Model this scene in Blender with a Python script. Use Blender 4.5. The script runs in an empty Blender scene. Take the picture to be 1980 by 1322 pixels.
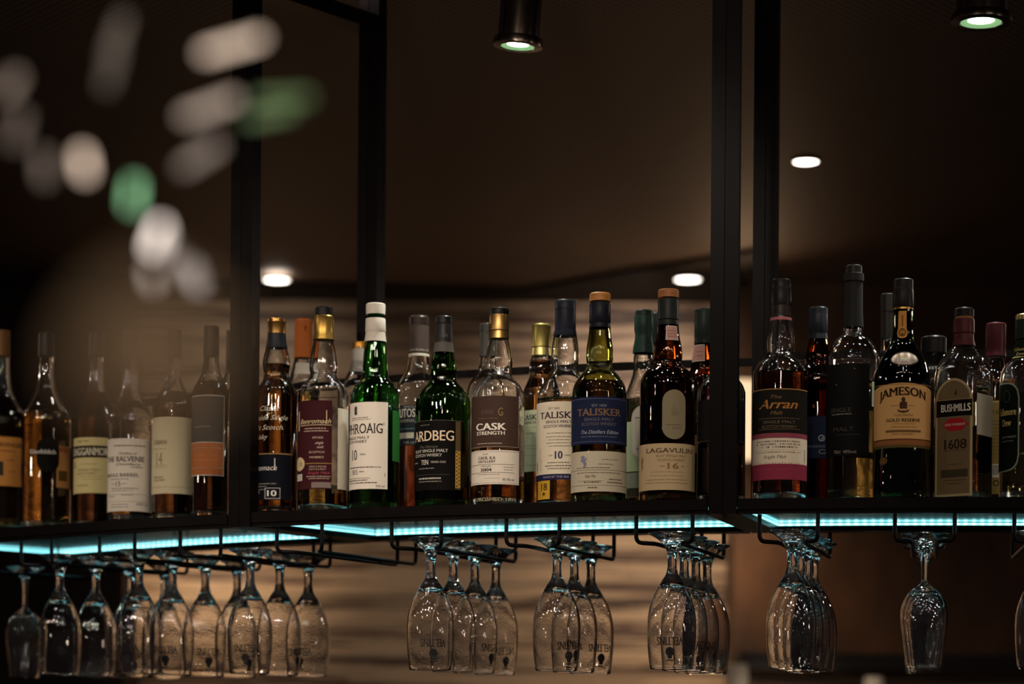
import bpy, bmesh, math, random
from mathutils import Vector, Matrix
random.seed(7)
sc = bpy.context.scene
sin, cos, pi = math.sin, math.cos, math.pi
rad, deg = math.radians, math.degrees

def srgb(h):
    h = h.lstrip('#')
    out = []
    for i in (0, 2, 4):
        c = int(h[i:i + 2], 16) / 255
        out.append(c / 12.92 if c <= .04045 else ((c + .055) / 1.055) ** 2.4)
    return out

# ------------------------------------------------------------------ camera
FPX, CXP, HORIZON, ROLL = 5000.0, 990.0, 1480.0, 0.0083     # 91 mm lens on a shifted back, horizon below the frame
EYE = Vector((0, 0, 1.45))
cam_d = bpy.data.cameras.new('camera')
cam = bpy.data.objects.new('camera', cam_d)
sc.collection.objects.link(cam)
sc.camera = cam
cam_d.sensor_fit = 'HORIZONTAL'
cam_d.sensor_width = 36
cam_d.lens = FPX / 1980 * 36
cam_d.shift_y = (HORIZON - 661) / 1980
cam_d.clip_start, cam_d.clip_end = .05, 60
cam.matrix_world = Matrix(((cos(ROLL), -sin(ROLL), 0, EYE.x), (0, 0, -1, EYE.y), (sin(ROLL), cos(ROLL), 0, EYE.z), (0, 0, 0, 1)))
cam_d.dof.use_dof = True
cam_d.dof.focus_distance = 3.73
cam_d.dof.aperture_fstop = 2.8

# ------------------------------------------------------------------ exposure, world
sc.view_settings.view_transform = 'Standard'
sc.view_settings.look = 'None'
sc.view_settings.exposure = 0
sc.view_settings.gamma = 1
sc.view_settings.use_curve_mapping = False
sc.cycles.sample_clamp_indirect = 200      # keep the small lamp glints in the glass
w = bpy.data.worlds.new('room_air')
sc.world = w
w.use_nodes = True
w.node_tree.nodes['Background'].inputs[0].default_value = (.025, .019, .018, 1)
w.node_tree.nodes['Background'].inputs[1].default_value = 1.0

def lamp(name, loc, target, watts, col, cone=70, size=.03, blend=.6, kind='SPOT', parent=None):
    d = bpy.data.lights.new(name, kind)
    d.energy = watts
    d.color = col
    d.shadow_soft_size = size
    if kind == 'SPOT':
        d.spot_size = rad(cone)
        d.spot_blend = blend
    o = bpy.data.objects.new(name, d)
    sc.collection.objects.link(o)
    o.location = loc
    v = Vector(target) - Vector(loc)
    o.rotation_euler = v.to_track_quat('-Z', 'Y').to_euler()
    if parent is not None:
        o.parent = parent
        o.location = Vector(loc) - parent.location
    return o

WARM = (1.0, .80, .62)
CREAM = (1.0, .86, .72)
# adjustable ceiling spots over the guests' side of the bar, aimed at the shelf (behind and above the camera)
for x, y, z, tx, tz, wt, c in (
        (-1.45, 2.5, 2.7, -.80, 1.90, 15, WARM), (-.95, 2.2, 2.7, -.50, 1.90, 14, CREAM), (-.40, 2.1, 2.7, -.10, 1.90, 12, CREAM),
        (.15, 2.25, 2.7, .02, 1.90, 9, CREAM), (.55, 2.0, 2.7, .18, 1.90, 5, WARM), (1.1, 2.2, 2.7, .72, 1.90, 2.6, WARM),
        (1.5, 2.0, 2.7, .60, 1.90, 2.0, WARM), (-1.9, 2.4, 2.7, -.72, 1.90, 6, WARM), (-.2, 1.9, 2.7, .35, 1.90, 2.5, CREAM)):
    lamp('ceiling_spot_light', (x, y, z), (tx, 3.8, tz), wt, c, 46, .03)
lamp('ceiling_spot_light', (-.30, 2.3, 2.7), (-.14, 3.8, 1.84), 38, CREAM, 22, .03, .8)  # extra unseen beam added to brighten the centre labels
# small unseen lights added round the room: the points that sparkle in the glass
for x, y, z, wt, c in ((-1.5, 2.2, 2.25, 2.4, WARM), (-.7, 1.7, 2.45, 2.2, CREAM), (.25, 1.9, 2.4, 2.2, CREAM), (1.2, 2.0, 2.3, 1.6, WARM),
                       (2.0, 3.0, 2.5, 5, WARM), (-2.2, 3.2, 2.5, 5, WARM), (1.7, 4.7, 2.62, 7, WARM), (-1.9, 5.0, 2.62, 7, WARM),
                       (2.4, 5.6, 2.62, 6, CREAM), (-2.7, 5.8, 2.62, 6, CREAM), (1.6, 3.4, 2.1, 3, CREAM), (-1.7, 3.7, 2.1, 3, CREAM),
                       (1.3, 3.0, 1.75, 1.2, WARM), (-1.5, 3.2, 1.75, 1.2, WARM)):
    lamp('added_sparkle_light', (x, y, z), (x * .55, 3.9, 1.75), wt, c, 100, .024, 1)

# small downlights in the ceiling right over the bar, above the picture: they pick out shoulders, caps and stems
rl = random.Random(3)
for k in range(30):
    x, y = -1.45 + 3.0 * (k + .5) / 30 + rl.uniform(-.06, .06), (2.75, 3.45, 4.15)[k % 3] + rl.uniform(-.15, .12)
    lamp('bar_downlight', (x, y, 2.74), (x, y + .1, 0), 1.25, (1, .93, .84), 118, .024, .5)
lamp('front_spot_light', (-.42, .4, 2.25), (.02, 3.93, 2.66), 60, (1, .80, .64), 13, .10)

# ------------------------------------------------------------------ projection helpers (place real things on the real shelf)
def unroll(px, py):
    du, dv = px - CXP, py - HORIZON
    return du * cos(ROLL) + dv * sin(ROLL), -du * sin(ROLL) + dv * cos(ROLL)

def at(px, py, Y):
    u, v = unroll(px, py)
    return Vector((u * Y / FPX, Y, EYE.z - v * Y / FPX))

def proj(p):
    u0, v0 = FPX * p[0] / p[1], -FPX * (p[2] - EYE.z) / p[1]
    return CXP + u0 * cos(ROLL) - v0 * sin(ROLL), HORIZON + u0 * sin(ROLL) + v0 * cos(ROLL)

def zat(x, y, py):
    """height of the point over (x, y) that shows on pixel row py"""
    u0 = FPX * x / y
    v0 = (py - HORIZON - u0 * sin(ROLL)) / cos(ROLL)
    return EYE.z - v0 * y / FPX

# ------------------------------------------------------------------ the curved bar shelf: an arc seen from outside
RAD, AX, AY = 2.6, .85, 6.207
SHELF = EYE.z + .3795          # top of the glass shelf
UNDER = EYE.z + .360           # underside of the steel frame
CEIL = EYE.z + 1.32

def arc(t, s):
    return AX - (RAD - s) * sin(t), AY - (RAD - s) * cos(t)

def theta(px, s, z=SHELF):
    lo, hi = -.6, 1.1
    for _ in range(50):
        m = (lo + hi) / 2
        x, y = arc(m, s)
        if proj((x, y, z))[0] > px:
            lo = m
        else:
            hi = m
    return (lo + hi) / 2

# ------------------------------------------------------------------ materials
_mats = {}
def mat(name, col='#888888', rough=.5, metal=0.0, trans=0.0, ior=1.5, emit=None, strength=0.0, spec=.5, coat=0.0, alpha=1.0):
    if name in _mats:
        return _mats[name]
    m = bpy.data.materials.new(name)
    m.use_nodes = True
    b = m.node_tree.nodes['Principled BSDF']
    c = srgb(col) if isinstance(col, str) else list(col)
    b.inputs['Base Color'].default_value = (*c, 1)
    b.inputs['Roughness'].default_value = rough
    b.inputs['Metallic'].default_value = metal
    b.inputs['Transmission Weight'].default_value = trans
    b.inputs['IOR'].default_value = ior
    b.inputs['Specular IOR Level'].default_value = spec
    b.inputs['Coat Weight'].default_value = coat
    b.inputs['Alpha'].default_value = alpha
    if emit is not None:
        e = srgb(emit) if isinstance(emit, str) else list(emit)
        b.inputs['Emission Color'].default_value = (*e, 1)
        b.inputs['Emission Strength'].default_value = strength
    _mats[name] = m
    return m

def noisy(m, scale=(1, 1, 1), lo=.7, hi=1.2, detail=6, nscale=8, bump=0.0):
    """multiplies the base colour by a stretched noise: wear, grain, print unevenness"""
    nt = m.node_tree
    b = nt.nodes['Principled BSDF']
    tc = nt.nodes.new('ShaderNodeTexCoord')
    mp = nt.nodes.new('ShaderNodeMapping')
    mp.inputs['Scale'].default_value = scale
    nz = nt.nodes.new('ShaderNodeTexNoise')
    nz.inputs['Scale'].default_value = nscale
    nz.inputs['Detail'].default_value = detail
    mr = nt.nodes.new('ShaderNodeMapRange')
    mr.inputs['From Min'].default_value, mr.inputs['From Max'].default_value = .3, .7
    mr.inputs['To Min'].default_value, mr.inputs['To Max'].default_value = lo, hi
    mx = nt.nodes.new('ShaderNodeMix')
    mx.data_type = 'RGBA'
    mx.blend_type = 'MULTIPLY'
    mx.inputs['Factor'].default_value = 1
    mx.inputs['A'].default_value = b.inputs['Base Color'].default_value
    nt.links.new(tc.outputs['Object'], mp.inputs['Vector'])
    nt.links.new(mp.outputs[0], nz.inputs['Vector'])
    nt.links.new(nz.outputs['Fac'], mr.inputs['Value'])
    nt.links.new(mr.outputs[0], mx.inputs['B'])
    nt.links.new(mx.outputs['Result'], b.inputs['Base Color'])
    if bump:
        bp = nt.nodes.new('ShaderNodeBump')
        bp.inputs['Strength'].default_value = bump
        bp.inputs['Distance'].default_value = .01
        nt.links.new(nz.outputs['Fac'], bp.inputs['Height'])
        nt.links.new(bp.outputs[0], b.inputs['Normal'])
    return m

STEEL = noisy(mat('black_powder_coated_steel', '#120e0e', .30, 0, spec=.05), (1, 1, 1), .8, 1.25, 4, 60)
RACK = mat('black_wire', '#0b0a0a', .32, 0, spec=.25)
GLASS = {
    'clear': mat('clear_glass', (.97, .98, .97), 0, 0, 1, 1.5),
    'green': mat('green_glass', (.16, .50, .13), 0, 0, 1, 1.5),
    'deepgreen': mat('deep_green_glass', (.12, .28, .05), 0, 0, 1, 1.5),
    'olive': mat('olive_glass', (.50, .52, .20), 0, 0, 1, 1.5),
    'brown': mat('brown_glass', (.34, .14, .04), 0, 0, 1, 1.5),
    'blackgreen': mat('black_green_glass', (.05, .09, .03), 0, 0, 1, 1.5),
    'grey': mat('smoky_glass', (.62, .62, .60), 0, 0, 1, 1.5),
}
STEMWARE = mat('stemware_glass', (.99, .99, .99), 0, 0, 1, 1.5)
SHEET = mat('shelf_glass', (.70, .86, .88), .13, 0, 1, 1.5)
def wavy(m, scale, strength, dist, above=None):
    """the slight unevenness of moulded glass"""
    nt = m.node_tree
    tc = nt.nodes.new('ShaderNodeTexCoord')
    nz = nt.nodes.new('ShaderNodeTexNoise')
    nz.inputs['Scale'].default_value = scale
    nz.inputs['Detail'].default_value = 2
    bp = nt.nodes.new('ShaderNodeBump')
    bp.inputs['Strength'].default_value = strength
    bp.inputs['Distance'].default_value = dist
    nt.links.new(tc.outputs['Object'], nz.inputs['Vector'])
    nt.links.new(nz.outputs['Fac'], bp.inputs['Height'])
    nt.links.new(bp.outputs[0], nt.nodes['Principled BSDF'].inputs['Normal'])
    if above is not None:      # only the thick pressed part above this height is uneven
        sx = nt.nodes.new('ShaderNodeSeparateXYZ')
        mr = nt.nodes.new('ShaderNodeMapRange')
        mr.inputs['From Min'].default_value, mr.inputs['From Max'].default_value = above - .02, above
        mr.inputs['To Min'].default_value, mr.inputs['To Max'].default_value = .05, strength
        nt.links.new(tc.outputs['Object'], sx.inputs[0])
        nt.links.new(sx.outputs[2], mr.inputs['Value'])
        nt.links.new(mr.outputs[0], bp.inputs['Strength'])
for m in GLASS.values():
    wavy(m, 24, .22, .0028)
wavy(STEMWARE, 95, .75, .0016, -.070)
LIQ = {}
def liquid_mat(rgb):
    k = 'whisky_%02x%02x%02x' % tuple(int(c * 255) for c in rgb)
    return mat(k, rgb, 0, 0, 1, 1.36)

def paper(hexc, rough=.55, metal=0.0):
    return mat('paper_' + hexc.strip('#') + ('_foil' if metal else ''), hexc, rough, metal, spec=.03)

# ------------------------------------------------------------------ mesh helpers
class MB:
    def __init__(s):
        s.v, s.f, s.m, s.mats = [], [], [], []
    def slot(s, material):
        if material not in s.mats:
            s.mats.append(material)
        return s.mats.index(material)
    def add(s, vs, fs, material):
        n, k = len(s.v), s.slot(material)
        s.v += [tuple(p) for p in vs]
        for f in fs:
            s.f.append(tuple(i + n for i in f))
            s.m.append(k)
    def build(s, name, parent=None, smooth=35, off=None):
        me = bpy.data.meshes.new(name)
        o3 = off if off is not None else (parent.location if (parent is not None and parent.get('_world')) else None)
        vs = [tuple(Vector(p) - Vector(o3)) for p in s.v] if o3 is not None else s.v
        me.from_pydata(vs, [], s.f)
        for mt in s.mats:
            me.materials.append(mt)
        me.polygons.foreach_set('material_index', s.m)
        me.update()
        if any(mt.name != 'haze_veil_skin' and mt.node_tree.nodes['Principled BSDF'].inputs['Transmission Weight'].default_value > 0 for mt in s.mats):
            bm = bmesh.new()
            bm.from_mesh(me)
            bmesh.ops.recalc_face_normals(bm, faces=bm.faces)
            bm.to_mesh(me)
            bm.free()
        if smooth:
            me.shade_smooth()
            me.set_sharp_from_angle(angle=rad(smooth))
        o = bpy.data.objects.new(name, me)
        sc.collection.objects.link(o)
        if parent is not None:
            o.parent = parent
        return o

def thing(name, loc, label, cat, group=None, rz=0, world=False):
    o = bpy.data.objects.new(name, None)
    sc.collection.objects.link(o)
    o.empty_display_size = .05
    o.location = loc
    o.rotation_euler = (0, 0, rz)
    o['label'] = label
    o['category'] = cat
    if group:
        o['group'] = group
    if world:
        o['_world'] = 1
    return o

def tag(o, label, cat, group=None):
    o['label'], o['category'] = label, cat
    if group:
        o['group'] = group
    return o

def struct(o):
    o['kind'] = 'structure'
    return o

def box(mb, c0, c1, material):
    (x0, y0, z0), (x1, y1, z1) = c0, c1
    vs = [(x0, y0, z0), (x1, y0, z0), (x1, y1, z0), (x0, y1, z0), (x0, y0, z1), (x1, y0, z1), (x1, y1, z1), (x0, y1, z1)]
    mb.add(vs, [(0, 3, 2, 1), (4, 5, 6, 7), (0, 1, 5, 4), (1, 2, 6, 5), (2, 3, 7, 6), (3, 0, 4, 7)], material)

def prism(mb, poly, z0, z1, material):
    n = len(poly)
    a = sum(poly[i][0] * poly[(i + 1) % n][1] - poly[(i + 1) % n][0] * poly[i][1] for i in range(n))
    if a < 0:
        poly = poly[::-1]
    vs = [(x, y, z0) for x, y in poly] + [(x, y, z1) for x, y in poly]
    fs = [tuple(range(n))[::-1], tuple(range(n, 2 * n))] + [(i, (i + 1) % n, n + (i + 1) % n, n + i) for i in range(n)]
    mb.add(vs, fs, material)

def bar(mb, p, q, wd, z0, z1, material):
    """box from plan point p to plan point q, wd wide"""
    d = Vector((q[0] - p[0], q[1] - p[1])).normalized()
    n = Vector((-d.y, d.x)) * wd / 2
    prism(mb, [(p[0] + n.x, p[1] + n.y), (q[0] + n.x, q[1] + n.y), (q[0] - n.x, q[1] - n.y), (p[0] - n.x, p[1] - n.y)], z0, z1, material)

def sweep(mb, prof, t0, t1, material, n=40):
    """closed (s, z) section swept along the bar's arc"""
    k = len(prof)
    vs, fs = [], []
    for i in range(n + 1):
        t = t0 + (t1 - t0) * i / n
        for s, z in prof:
            x, y = arc(t, s)
            vs.append((x, y, z))
    for i in range(n):
        for j in range(k):
            a, b = i * k + j, i * k + (j + 1) % k
            fs.append((a, b, b + k, a + k))
    fs += [tuple(range(k))[::-1], tuple(range(n * k, n * k + k))]
    mb.add(vs, fs, material)

def lathe(mb, prof, material, seg=40, mod=None):
    """prof: (r, z) list; r = 0 closes to a point. mod(a, r, z) scales r"""
    rings = []
    vs, fs = [], []
    for r, z in prof:
        if r <= 1e-6:
            rings.append([len(vs)])
            vs.append((0, 0, z))
        else:
            ids = []
            for i in range(seg):
                a = 2 * pi * i / seg
                rr = r * (mod(a, r, z) if mod else 1)
                ids.append(len(vs))
                vs.append((rr * sin(a), -rr * cos(a), z))
            rings.append(ids)
    for A, B in zip(rings, rings[1:]):
        if len(A) == 1 and len(B) == 1:
            continue
        for i in range(seg):
            j = (i + 1) % seg
            if len(A) == 1:
                fs.append((A[0], B[i], B[j]))
            elif len(B) == 1:
                fs.append((A[i], B[0], A[j]))
            else:
                fs.append((A[i], B[i], B[j], A[j]))
    mb.add(vs, fs, material)

def fillet(pts, r, n=5):
    out = [Vector(pts[0])]
    for i in range(1, len(pts) - 1):
        p, q, s = Vector(pts[i - 1]), Vector(pts[i]), Vector(pts[i + 1])
        a, b = (p - q), (s - q)
        ra = min(r, a.length * .45, b.length * .45)
        A, B = q + a.normalized() * ra, q + b.normalized() * ra
        for k in range(n + 1):
            t = k / n
            out.append(A * (1 - t) ** 2 + q * 2 * t * (1 - t) + B * t * t)
    out.append(Vector(pts[-1]))
    return out

def tube(mb, pts, r, material, seg=10):
    pts = [Vector(p) for p in pts]
    vs, fs = [], []
    up = Vector((0, 0, 1))
    prev = None
    for i, p in enumerate(pts):
        d = (pts[min(i + 1, len(pts) - 1)] - pts[max(i - 1, 0)]).normalized()
        if prev is None:
            n = d.cross(up)
            if n.length < .05:
                n = d.cross(Vector((1, 0, 0)))
        else:
            n = prev - d * prev.dot(d)
        n.normalize()
        prev = n
        b = d.cross(n)
        for k in range(seg):
            a = 2 * pi * k / seg
            vs.append(p + (n * cos(a) + b * sin(a)) * r)
    for i in range(len(pts) - 1):
        for k in range(seg):
            j = (k + 1) % seg
            fs.append((i * seg + k, i * seg + j, (i + 1) * seg + j, (i + 1) * seg + k))
    fs += [tuple(range(seg))[::-1], tuple(range((len(pts) - 1) * seg, len(pts) * seg))]
    mb.add(vs, fs, material)

def spline(P, sub=6):
    """Catmull-Rom through 2-D points"""
    out = []
    n = len(P)
    for i in range(n - 1):
        p0, p1, p2, p3 = P[max(i - 1, 0)], P[i], P[i + 1], P[min(i + 2, n - 1)]
        for k in range(sub):
            t = k / sub
            q = []
            for c in (0, 1):
                m1 = (p2[c] - p0[c]) / 2
                m2 = (p3[c] - p1[c]) / 2
                d = p2[c] - p1[c]
                if m1 * d <= 0: m1 = 0
                if m2 * d <= 0: m2 = 0
                if abs(m1) > 3 * abs(d): m1 = 3 * d
                if abs(m2) > 3 * abs(d): m2 = 3 * d
                q.append(p1[c] * (2 * t ** 3 - 3 * t * t + 1) + m1 * (t ** 3 - 2 * t * t + t) + p2[c] * (-2 * t ** 3 + 3 * t * t) + m2 * (t ** 3 - t * t))
            out.append(tuple(q))
    out.append(P[-1])
    return out

# ------------------------------------------------------------------ lettering: outlines of the built-in face as flat ink
_glyphs = {}
CAPH = .682
def letters(txt, style='sans', bold=0.0):
    key = (txt, style, bold)
    if key in _glyphs:
        return _glyphs[key]
    cu = bpy.data.curves.new('ink', 'FONT')
    cu.body = txt
    cu.resolution_u = 3
    if style == 'script':
        cu.shear = .35
    o = bpy.data.objects.new('ink', cu)
    me = o.to_mesh()
    vs = [(v.co.x / CAPH, v.co.y / CAPH) for v in me.vertices]
    fs = [tuple(p.vertices) for p in me.polygons]
    if style == 'serif':       # slab feet on every flat stem end
        cnt = {}
        for p in me.polygons:
            for e in p.edge_keys:
                cnt[e] = cnt.get(e, 0) + 1
        for (a, b), c in cnt.items():
            if c != 1:
                continue
            (xa, ya), (xb, yb) = vs[a], vs[b]
            wd = abs(xa - xb)
            if abs(ya - yb) < .004 and .05 < wd < .34 and (abs(ya) < .03 or abs(ya - 1) < .03):
                x0, x1 = min(xa, xb) - .075, max(xa, xb) + .075
                y0, y1 = (0, .055) if abs(ya) < .03 else (.945, 1)
                k = len(vs)
                vs += [(x0, y0), (x1, y0), (x1, y1), (x0, y1)]
                fs.append((k, k + 1, k + 2, k + 3))
    o.to_mesh_clear()
    bpy.data.objects.remove(o)
    bpy.data.curves.remove(cu)
    if vs:
        x0, x1 = min(v[0] for v in vs), max(v[0] for v in vs)
        vs = [(x - (x0 + x1) / 2, y) for x, y in vs]
        wd = x1 - x0
        if bold:
            n, base, fb = len(vs), list(vs), list(fs)
            for m, dx in enumerate((-bold, bold)):
                vs += [(x + dx * 1.3, y) for x, y in base]
                fs += [tuple(i + n * (m + 1) for i in f) for f in fb]
    else:
        wd = 0
    _glyphs[key] = (vs, fs, wd)
    return _glyphs[key]
# ================================================================== the room
def wood_material():
    m = mat('wall_planks', '#9a6a42', .55)
    nt = m.node_tree
    b = nt.nodes['Principled BSDF']
    tc = nt.nodes.new('ShaderNodeTexCoord')
    mp = nt.nodes.new('ShaderNodeMapping')
    mp.inputs['Scale'].default_value = (.8, 1, 42)
    n1 = nt.nodes.new('ShaderNodeTexNoise')
    n1.inputs['Scale'].default_value = 2.2
    n1.inputs['Detail'].default_value = 5
    n1.inputs['Roughness'].default_value = .6
    n1.inputs['Distortion'].default_value = .6
    mp2 = nt.nodes.new('ShaderNodeMapping')
    mp2.inputs['Scale'].default_value = (.45, 1, 15)
    n2 = nt.nodes.new('ShaderNodeTexNoise')
    n2.inputs['Scale'].default_value = 3.1
    n2.inputs['Detail'].default_value = 2
    ad = nt.nodes.new('ShaderNodeMath')
    ad.operation = 'ADD'
    cr = nt.nodes.new('ShaderNodeValToRGB')
    cr.color_ramp.elements[0].position, cr.color_ramp.elements[0].color = .72, (*srgb('#32231a'), 1)
    cr.color_ramp.elements[1].position, cr.color_ramp.elements[1].color = 1.22, (*srgb('#e2c09a'), 1)
    e = cr.color_ramp.elements.new(.98)
    e.color = (*srgb('#7f614c'), 1)
    L = nt.links.new
    L(tc.outputs['Object'], mp.inputs[0]); L(mp.outputs[0], n1.inputs['Vector'])
    L(tc.outputs['Object'], mp2.inputs[0]); L(mp2.outputs[0], n2.inputs['Vector'])
    L(n1.outputs['Fac'], ad.inputs[0]); L(n2.outputs['Fac'], ad.inputs[1])
    L(ad.outputs[0], cr.inputs['Fac']); L(cr.outputs['Color'], b.inputs['Base Color'])
    return m

def perforated_material():
    m = mat('perforated_ceiling_panel', '#3a2d27', .6)
    nt = m.node_tree
    b = nt.nodes['Principled BSDF']
    N, L = nt.nodes.new, nt.links.new
    tc = N('ShaderNodeTexCoord')
    sx = N('ShaderNodeSeparateXYZ')
    L(tc.outputs['Object'], sx.inputs[0])
    def math_(op, a, bb=None):
        n = N('ShaderNodeMath')
        n.operation = op
        for k, x in enumerate((a, bb)):
            if x is None:
                continue
            if isinstance(x, (int, float)):
                n.inputs[k].default_value = x
            else:
                L(x, n.inputs[k])
        return n.outputs[0]
    P = .020
    def lattice(off):
        u = math_('ADD', math_('MULTIPLY', sx.outputs[0], 1 / P), off)
        v = math_('ADD', math_('MULTIPLY', sx.outputs[1], 1 / (P * 1.3)), off)
        fu = math_('SUBTRACT', math_('FRACT', u), .5)
        fv = math_('MULTIPLY', math_('SUBTRACT', math_('FRACT', v), .5), 1.3)
        d = math_('SQRT', math_('ADD', math_('MULTIPLY', fu, fu), math_('MULTIPLY', fv, fv)))
        return math_('LESS_THAN', d, .27)
    hole = math_('MAXIMUM', lattice(0.0), lattice(.5))
    mx = N('ShaderNodeMix')
    mx.data_type = 'RGBA'
    mx.inputs['A'].default_value = (*srgb('#86705f'), 1)
    mx.inputs['B'].default_value = (*srgb('#1a120f'), 1)
    L(hole, mx.inputs['Factor'])
    L(mx.outputs['Result'], b.inputs['Base Color'])
    return m

WOOD = wood_material()
DARKWALL = noisy(mat('dark_brown_wall', '#2a1a12', .7), (1, 1, 1), .7, 1.3, 4, 3)
BROWNWALL = noisy(mat('brushed_brown_wall', '#5c3c22', .6), (2.2, 1, 1.2), .55, 1.35, 7, 5)
def slab(name, c0, c1, material):
    mb = MB()
    box(mb, c0, c1, material)
    return struct(mb.build(name, None, 0))

slab('floor', (-5, -2, -.1), (5, 9, 0), noisy(mat('dark_floor', '#2b211b', .5), (1, 1, 1), .7, 1.3, 4, 6))
slab('ceiling', (-5, -2, CEIL), (5, 9, CEIL + .1), perforated_material())
slab('wall_back', (-1.055, 7.3, 0), (.60, 7.45, CEIL), WOOD)
slab('wall_right', (.60, 7.05, 0), (5, 7.45, CEIL), BROWNWALL)
slab('wall_left', (-5, 7.0, 0), (-1.055, 7.45, CEIL), DARKWALL)
mb = MB()          # dark lowered soffit over the back wall, its front edge running off at an angle
prism(mb, [(-2.4, 7.3), (-2.4, 6.95), (.02, 7.13), (.62, 6.55), (.62, 7.3)], CEIL - .012, CEIL, noisy(mat('black_soffit', '#15110f', .8), nscale=4))
struct(mb.build('ceiling_trim', None, 0))
mb = MB()
box(mb, (.60, 6.83, EYE.z + .262), (5, 7.05, EYE.z + .305), mat('dark_ledge', '#1a120e', .6))
struct(mb.build('trim_ledge', None, 0))
mb = MB()
box(mb, (.60, 7.02, EYE.z - .6), (5, 7.05, EYE.z + .262), WOOD)
struct(mb.build('trim_wainscot', None, 0))

# ---- lamps of the far room
DISC = mat('downlight_lens', '#ffffff', .5, emit='#fff4e6', strength=9)
TRIM = mat('dark_lamp_trim', '#1c1815', .5)
def downlight(px, py, r, watts, label, tgt=None, col=WARM, cone=70, lens=DISC):
    u, v = unroll(px, py)
    y = (CEIL - .016 - EYE.z) * FPX / -v
    x = u * y / FPX
    zc = CEIL - (.012 if y > 6.6 else 0)
    t = thing('downlight', (x, y, zc), label, 'ceiling light', 'recessed ceiling downlights')
    mb = MB()
    lathe(mb, [(r * .95, -.001), (r * 1.16, 0), (r * 1.18, -.004), (r * 1.02, -.006), (r * .95, -.003)], TRIM, 32)
    mb.build('trim_ring', t)
    mb = MB()
    lathe(mb, [(0, 0), (r, 0), (r, -.0045), (r * .8, -.006), (0, -.0065)], lens, 32)
    mb.build('lens', t)
    lamp('downlight_beam', (x, y, zc - .03), tgt or (x, y + .05, 0), watts, col, cone, .03, .8, parent=t)
    return t
downlight(535, 541, .033, 4, 'round white downlight in the dark ceiling left of the steel post', (-.63, 7.3, 1.9))
downlight(1330, 540, .033, 5, 'round white downlight in the dark ceiling just left of the double steel post', (.45, 7.3, 1.9))
downlight(1558, 323, .0265, 6, 'round white downlight high in the dark ceiling right of the double steel post')

# wall lamp that glows between the posts of the right bay
p = at(1437, 812, 6.9)
t = thing('wall_sconce', p, 'tall glowing wall lamp in the gap between the double post and back post', 'wall lamp')
mb = MB()
lathe(mb, [(0, .105), (.026, .105), (.030, .10), (.030, -.10), (.026, -.105), (0, -.105)], mat('sconce_shade', '#f0dcc0', .6, emit='#ffd9ac', strength=1.1), 24)
mb.build('lamp_shade', t)
mb = MB()
box(mb, (-.012, .02, -.03), (.012, .15, .03), STEEL)
mb.build('bracket', t)
lamp('sconce_glow', (p.x, p.y - .05, p.z + .16), (p.x - .25, p.y - .7, CEIL), 1.6, (1, .62, .35), 130, .03, 1, parent=t)
lamp('sconce_glow', (p.x, p.y - .02, p.z - .16), (p.x + .12, p.y + .12, p.z - .6), 2.2, (1, .68, .42), 120, .03, 1, parent=t)

# unseen lights added to brighten the planks, right wall and candles
lamp('added_wall_light', (-.78, 6.80, 2.72), (-.74, 7.3, 2.35), 2.2, (1, .86, .76), 110, .04, 1)
lamp('added_wall_light', (.34, 6.78, 2.72), (.33, 7.3, 2.35), 7, (1, .83, .74), 110, .04, 1)
lamp('added_plank_glow', (-.86, 6.84, 2.0), (-.84, 7.3, 2.02), 5.5, (1, .74, .50), 96, .05, 1)  # added for the left pool of light on the planks
lamp('added_plank_glow', (.44, 6.65, 1.98), (.46, 7.3, 1.95), 3.8, (1, .76, .53), 104, .05, 1)  # same for the right pool of light
lamp('added_wall_light', (.95, 6.2, 2.72), (.74, 7.05, 1.84), 3.5, (1, .64, .38), 42, .04, 1)
lamp('added_candle_light', (.95, 5.5, 1.95), (.75, 6.6, 1.58), 40, (1, .84, .68), 22, .03, 1)  # added to brighten the pale candles

for px, py, Y, r, lab in ((1426, 1283, 6.6, .028, 'pale out-of-focus pillar candle low at the right edge of the plank wall'),
                          (1690, 1308, 6.6, .027, 'pale out-of-focus pillar candle low on the right, below the brown wall')):
    p = at(px, py, Y)
    o = MB()
    lathe(o, [(0, 0), (r * .8, 0), (r, -.008), (r, -.16), (0, -.16)], mat('candle_wax', '#e8d8c4', .5), 24)
    lathe(o, [(0, .012), (.002, .010), (.002, 0)], mat('wick', '#201810', .8), 8)
    c = tag(o.build('pillar_candle', None), lab, 'candle', 'pillar candles by the back wall')
    c.location = p
mb = MB()
box(mb, (.35, 6.45, EYE.z - .02), (1.4, 6.75, at(1426, 1283, 6.6).z - .16), mat('dark_counter', '#2a1c14', .5))
box(mb, (.38, 6.48, 0), (1.37, 6.72, EYE.z - .02), mat('dark_counter', '#2a1c14', .5))
tag(mb.build('sideboard', None), 'dark sideboard under the pale candles by the back wall', 'sideboard')

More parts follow.
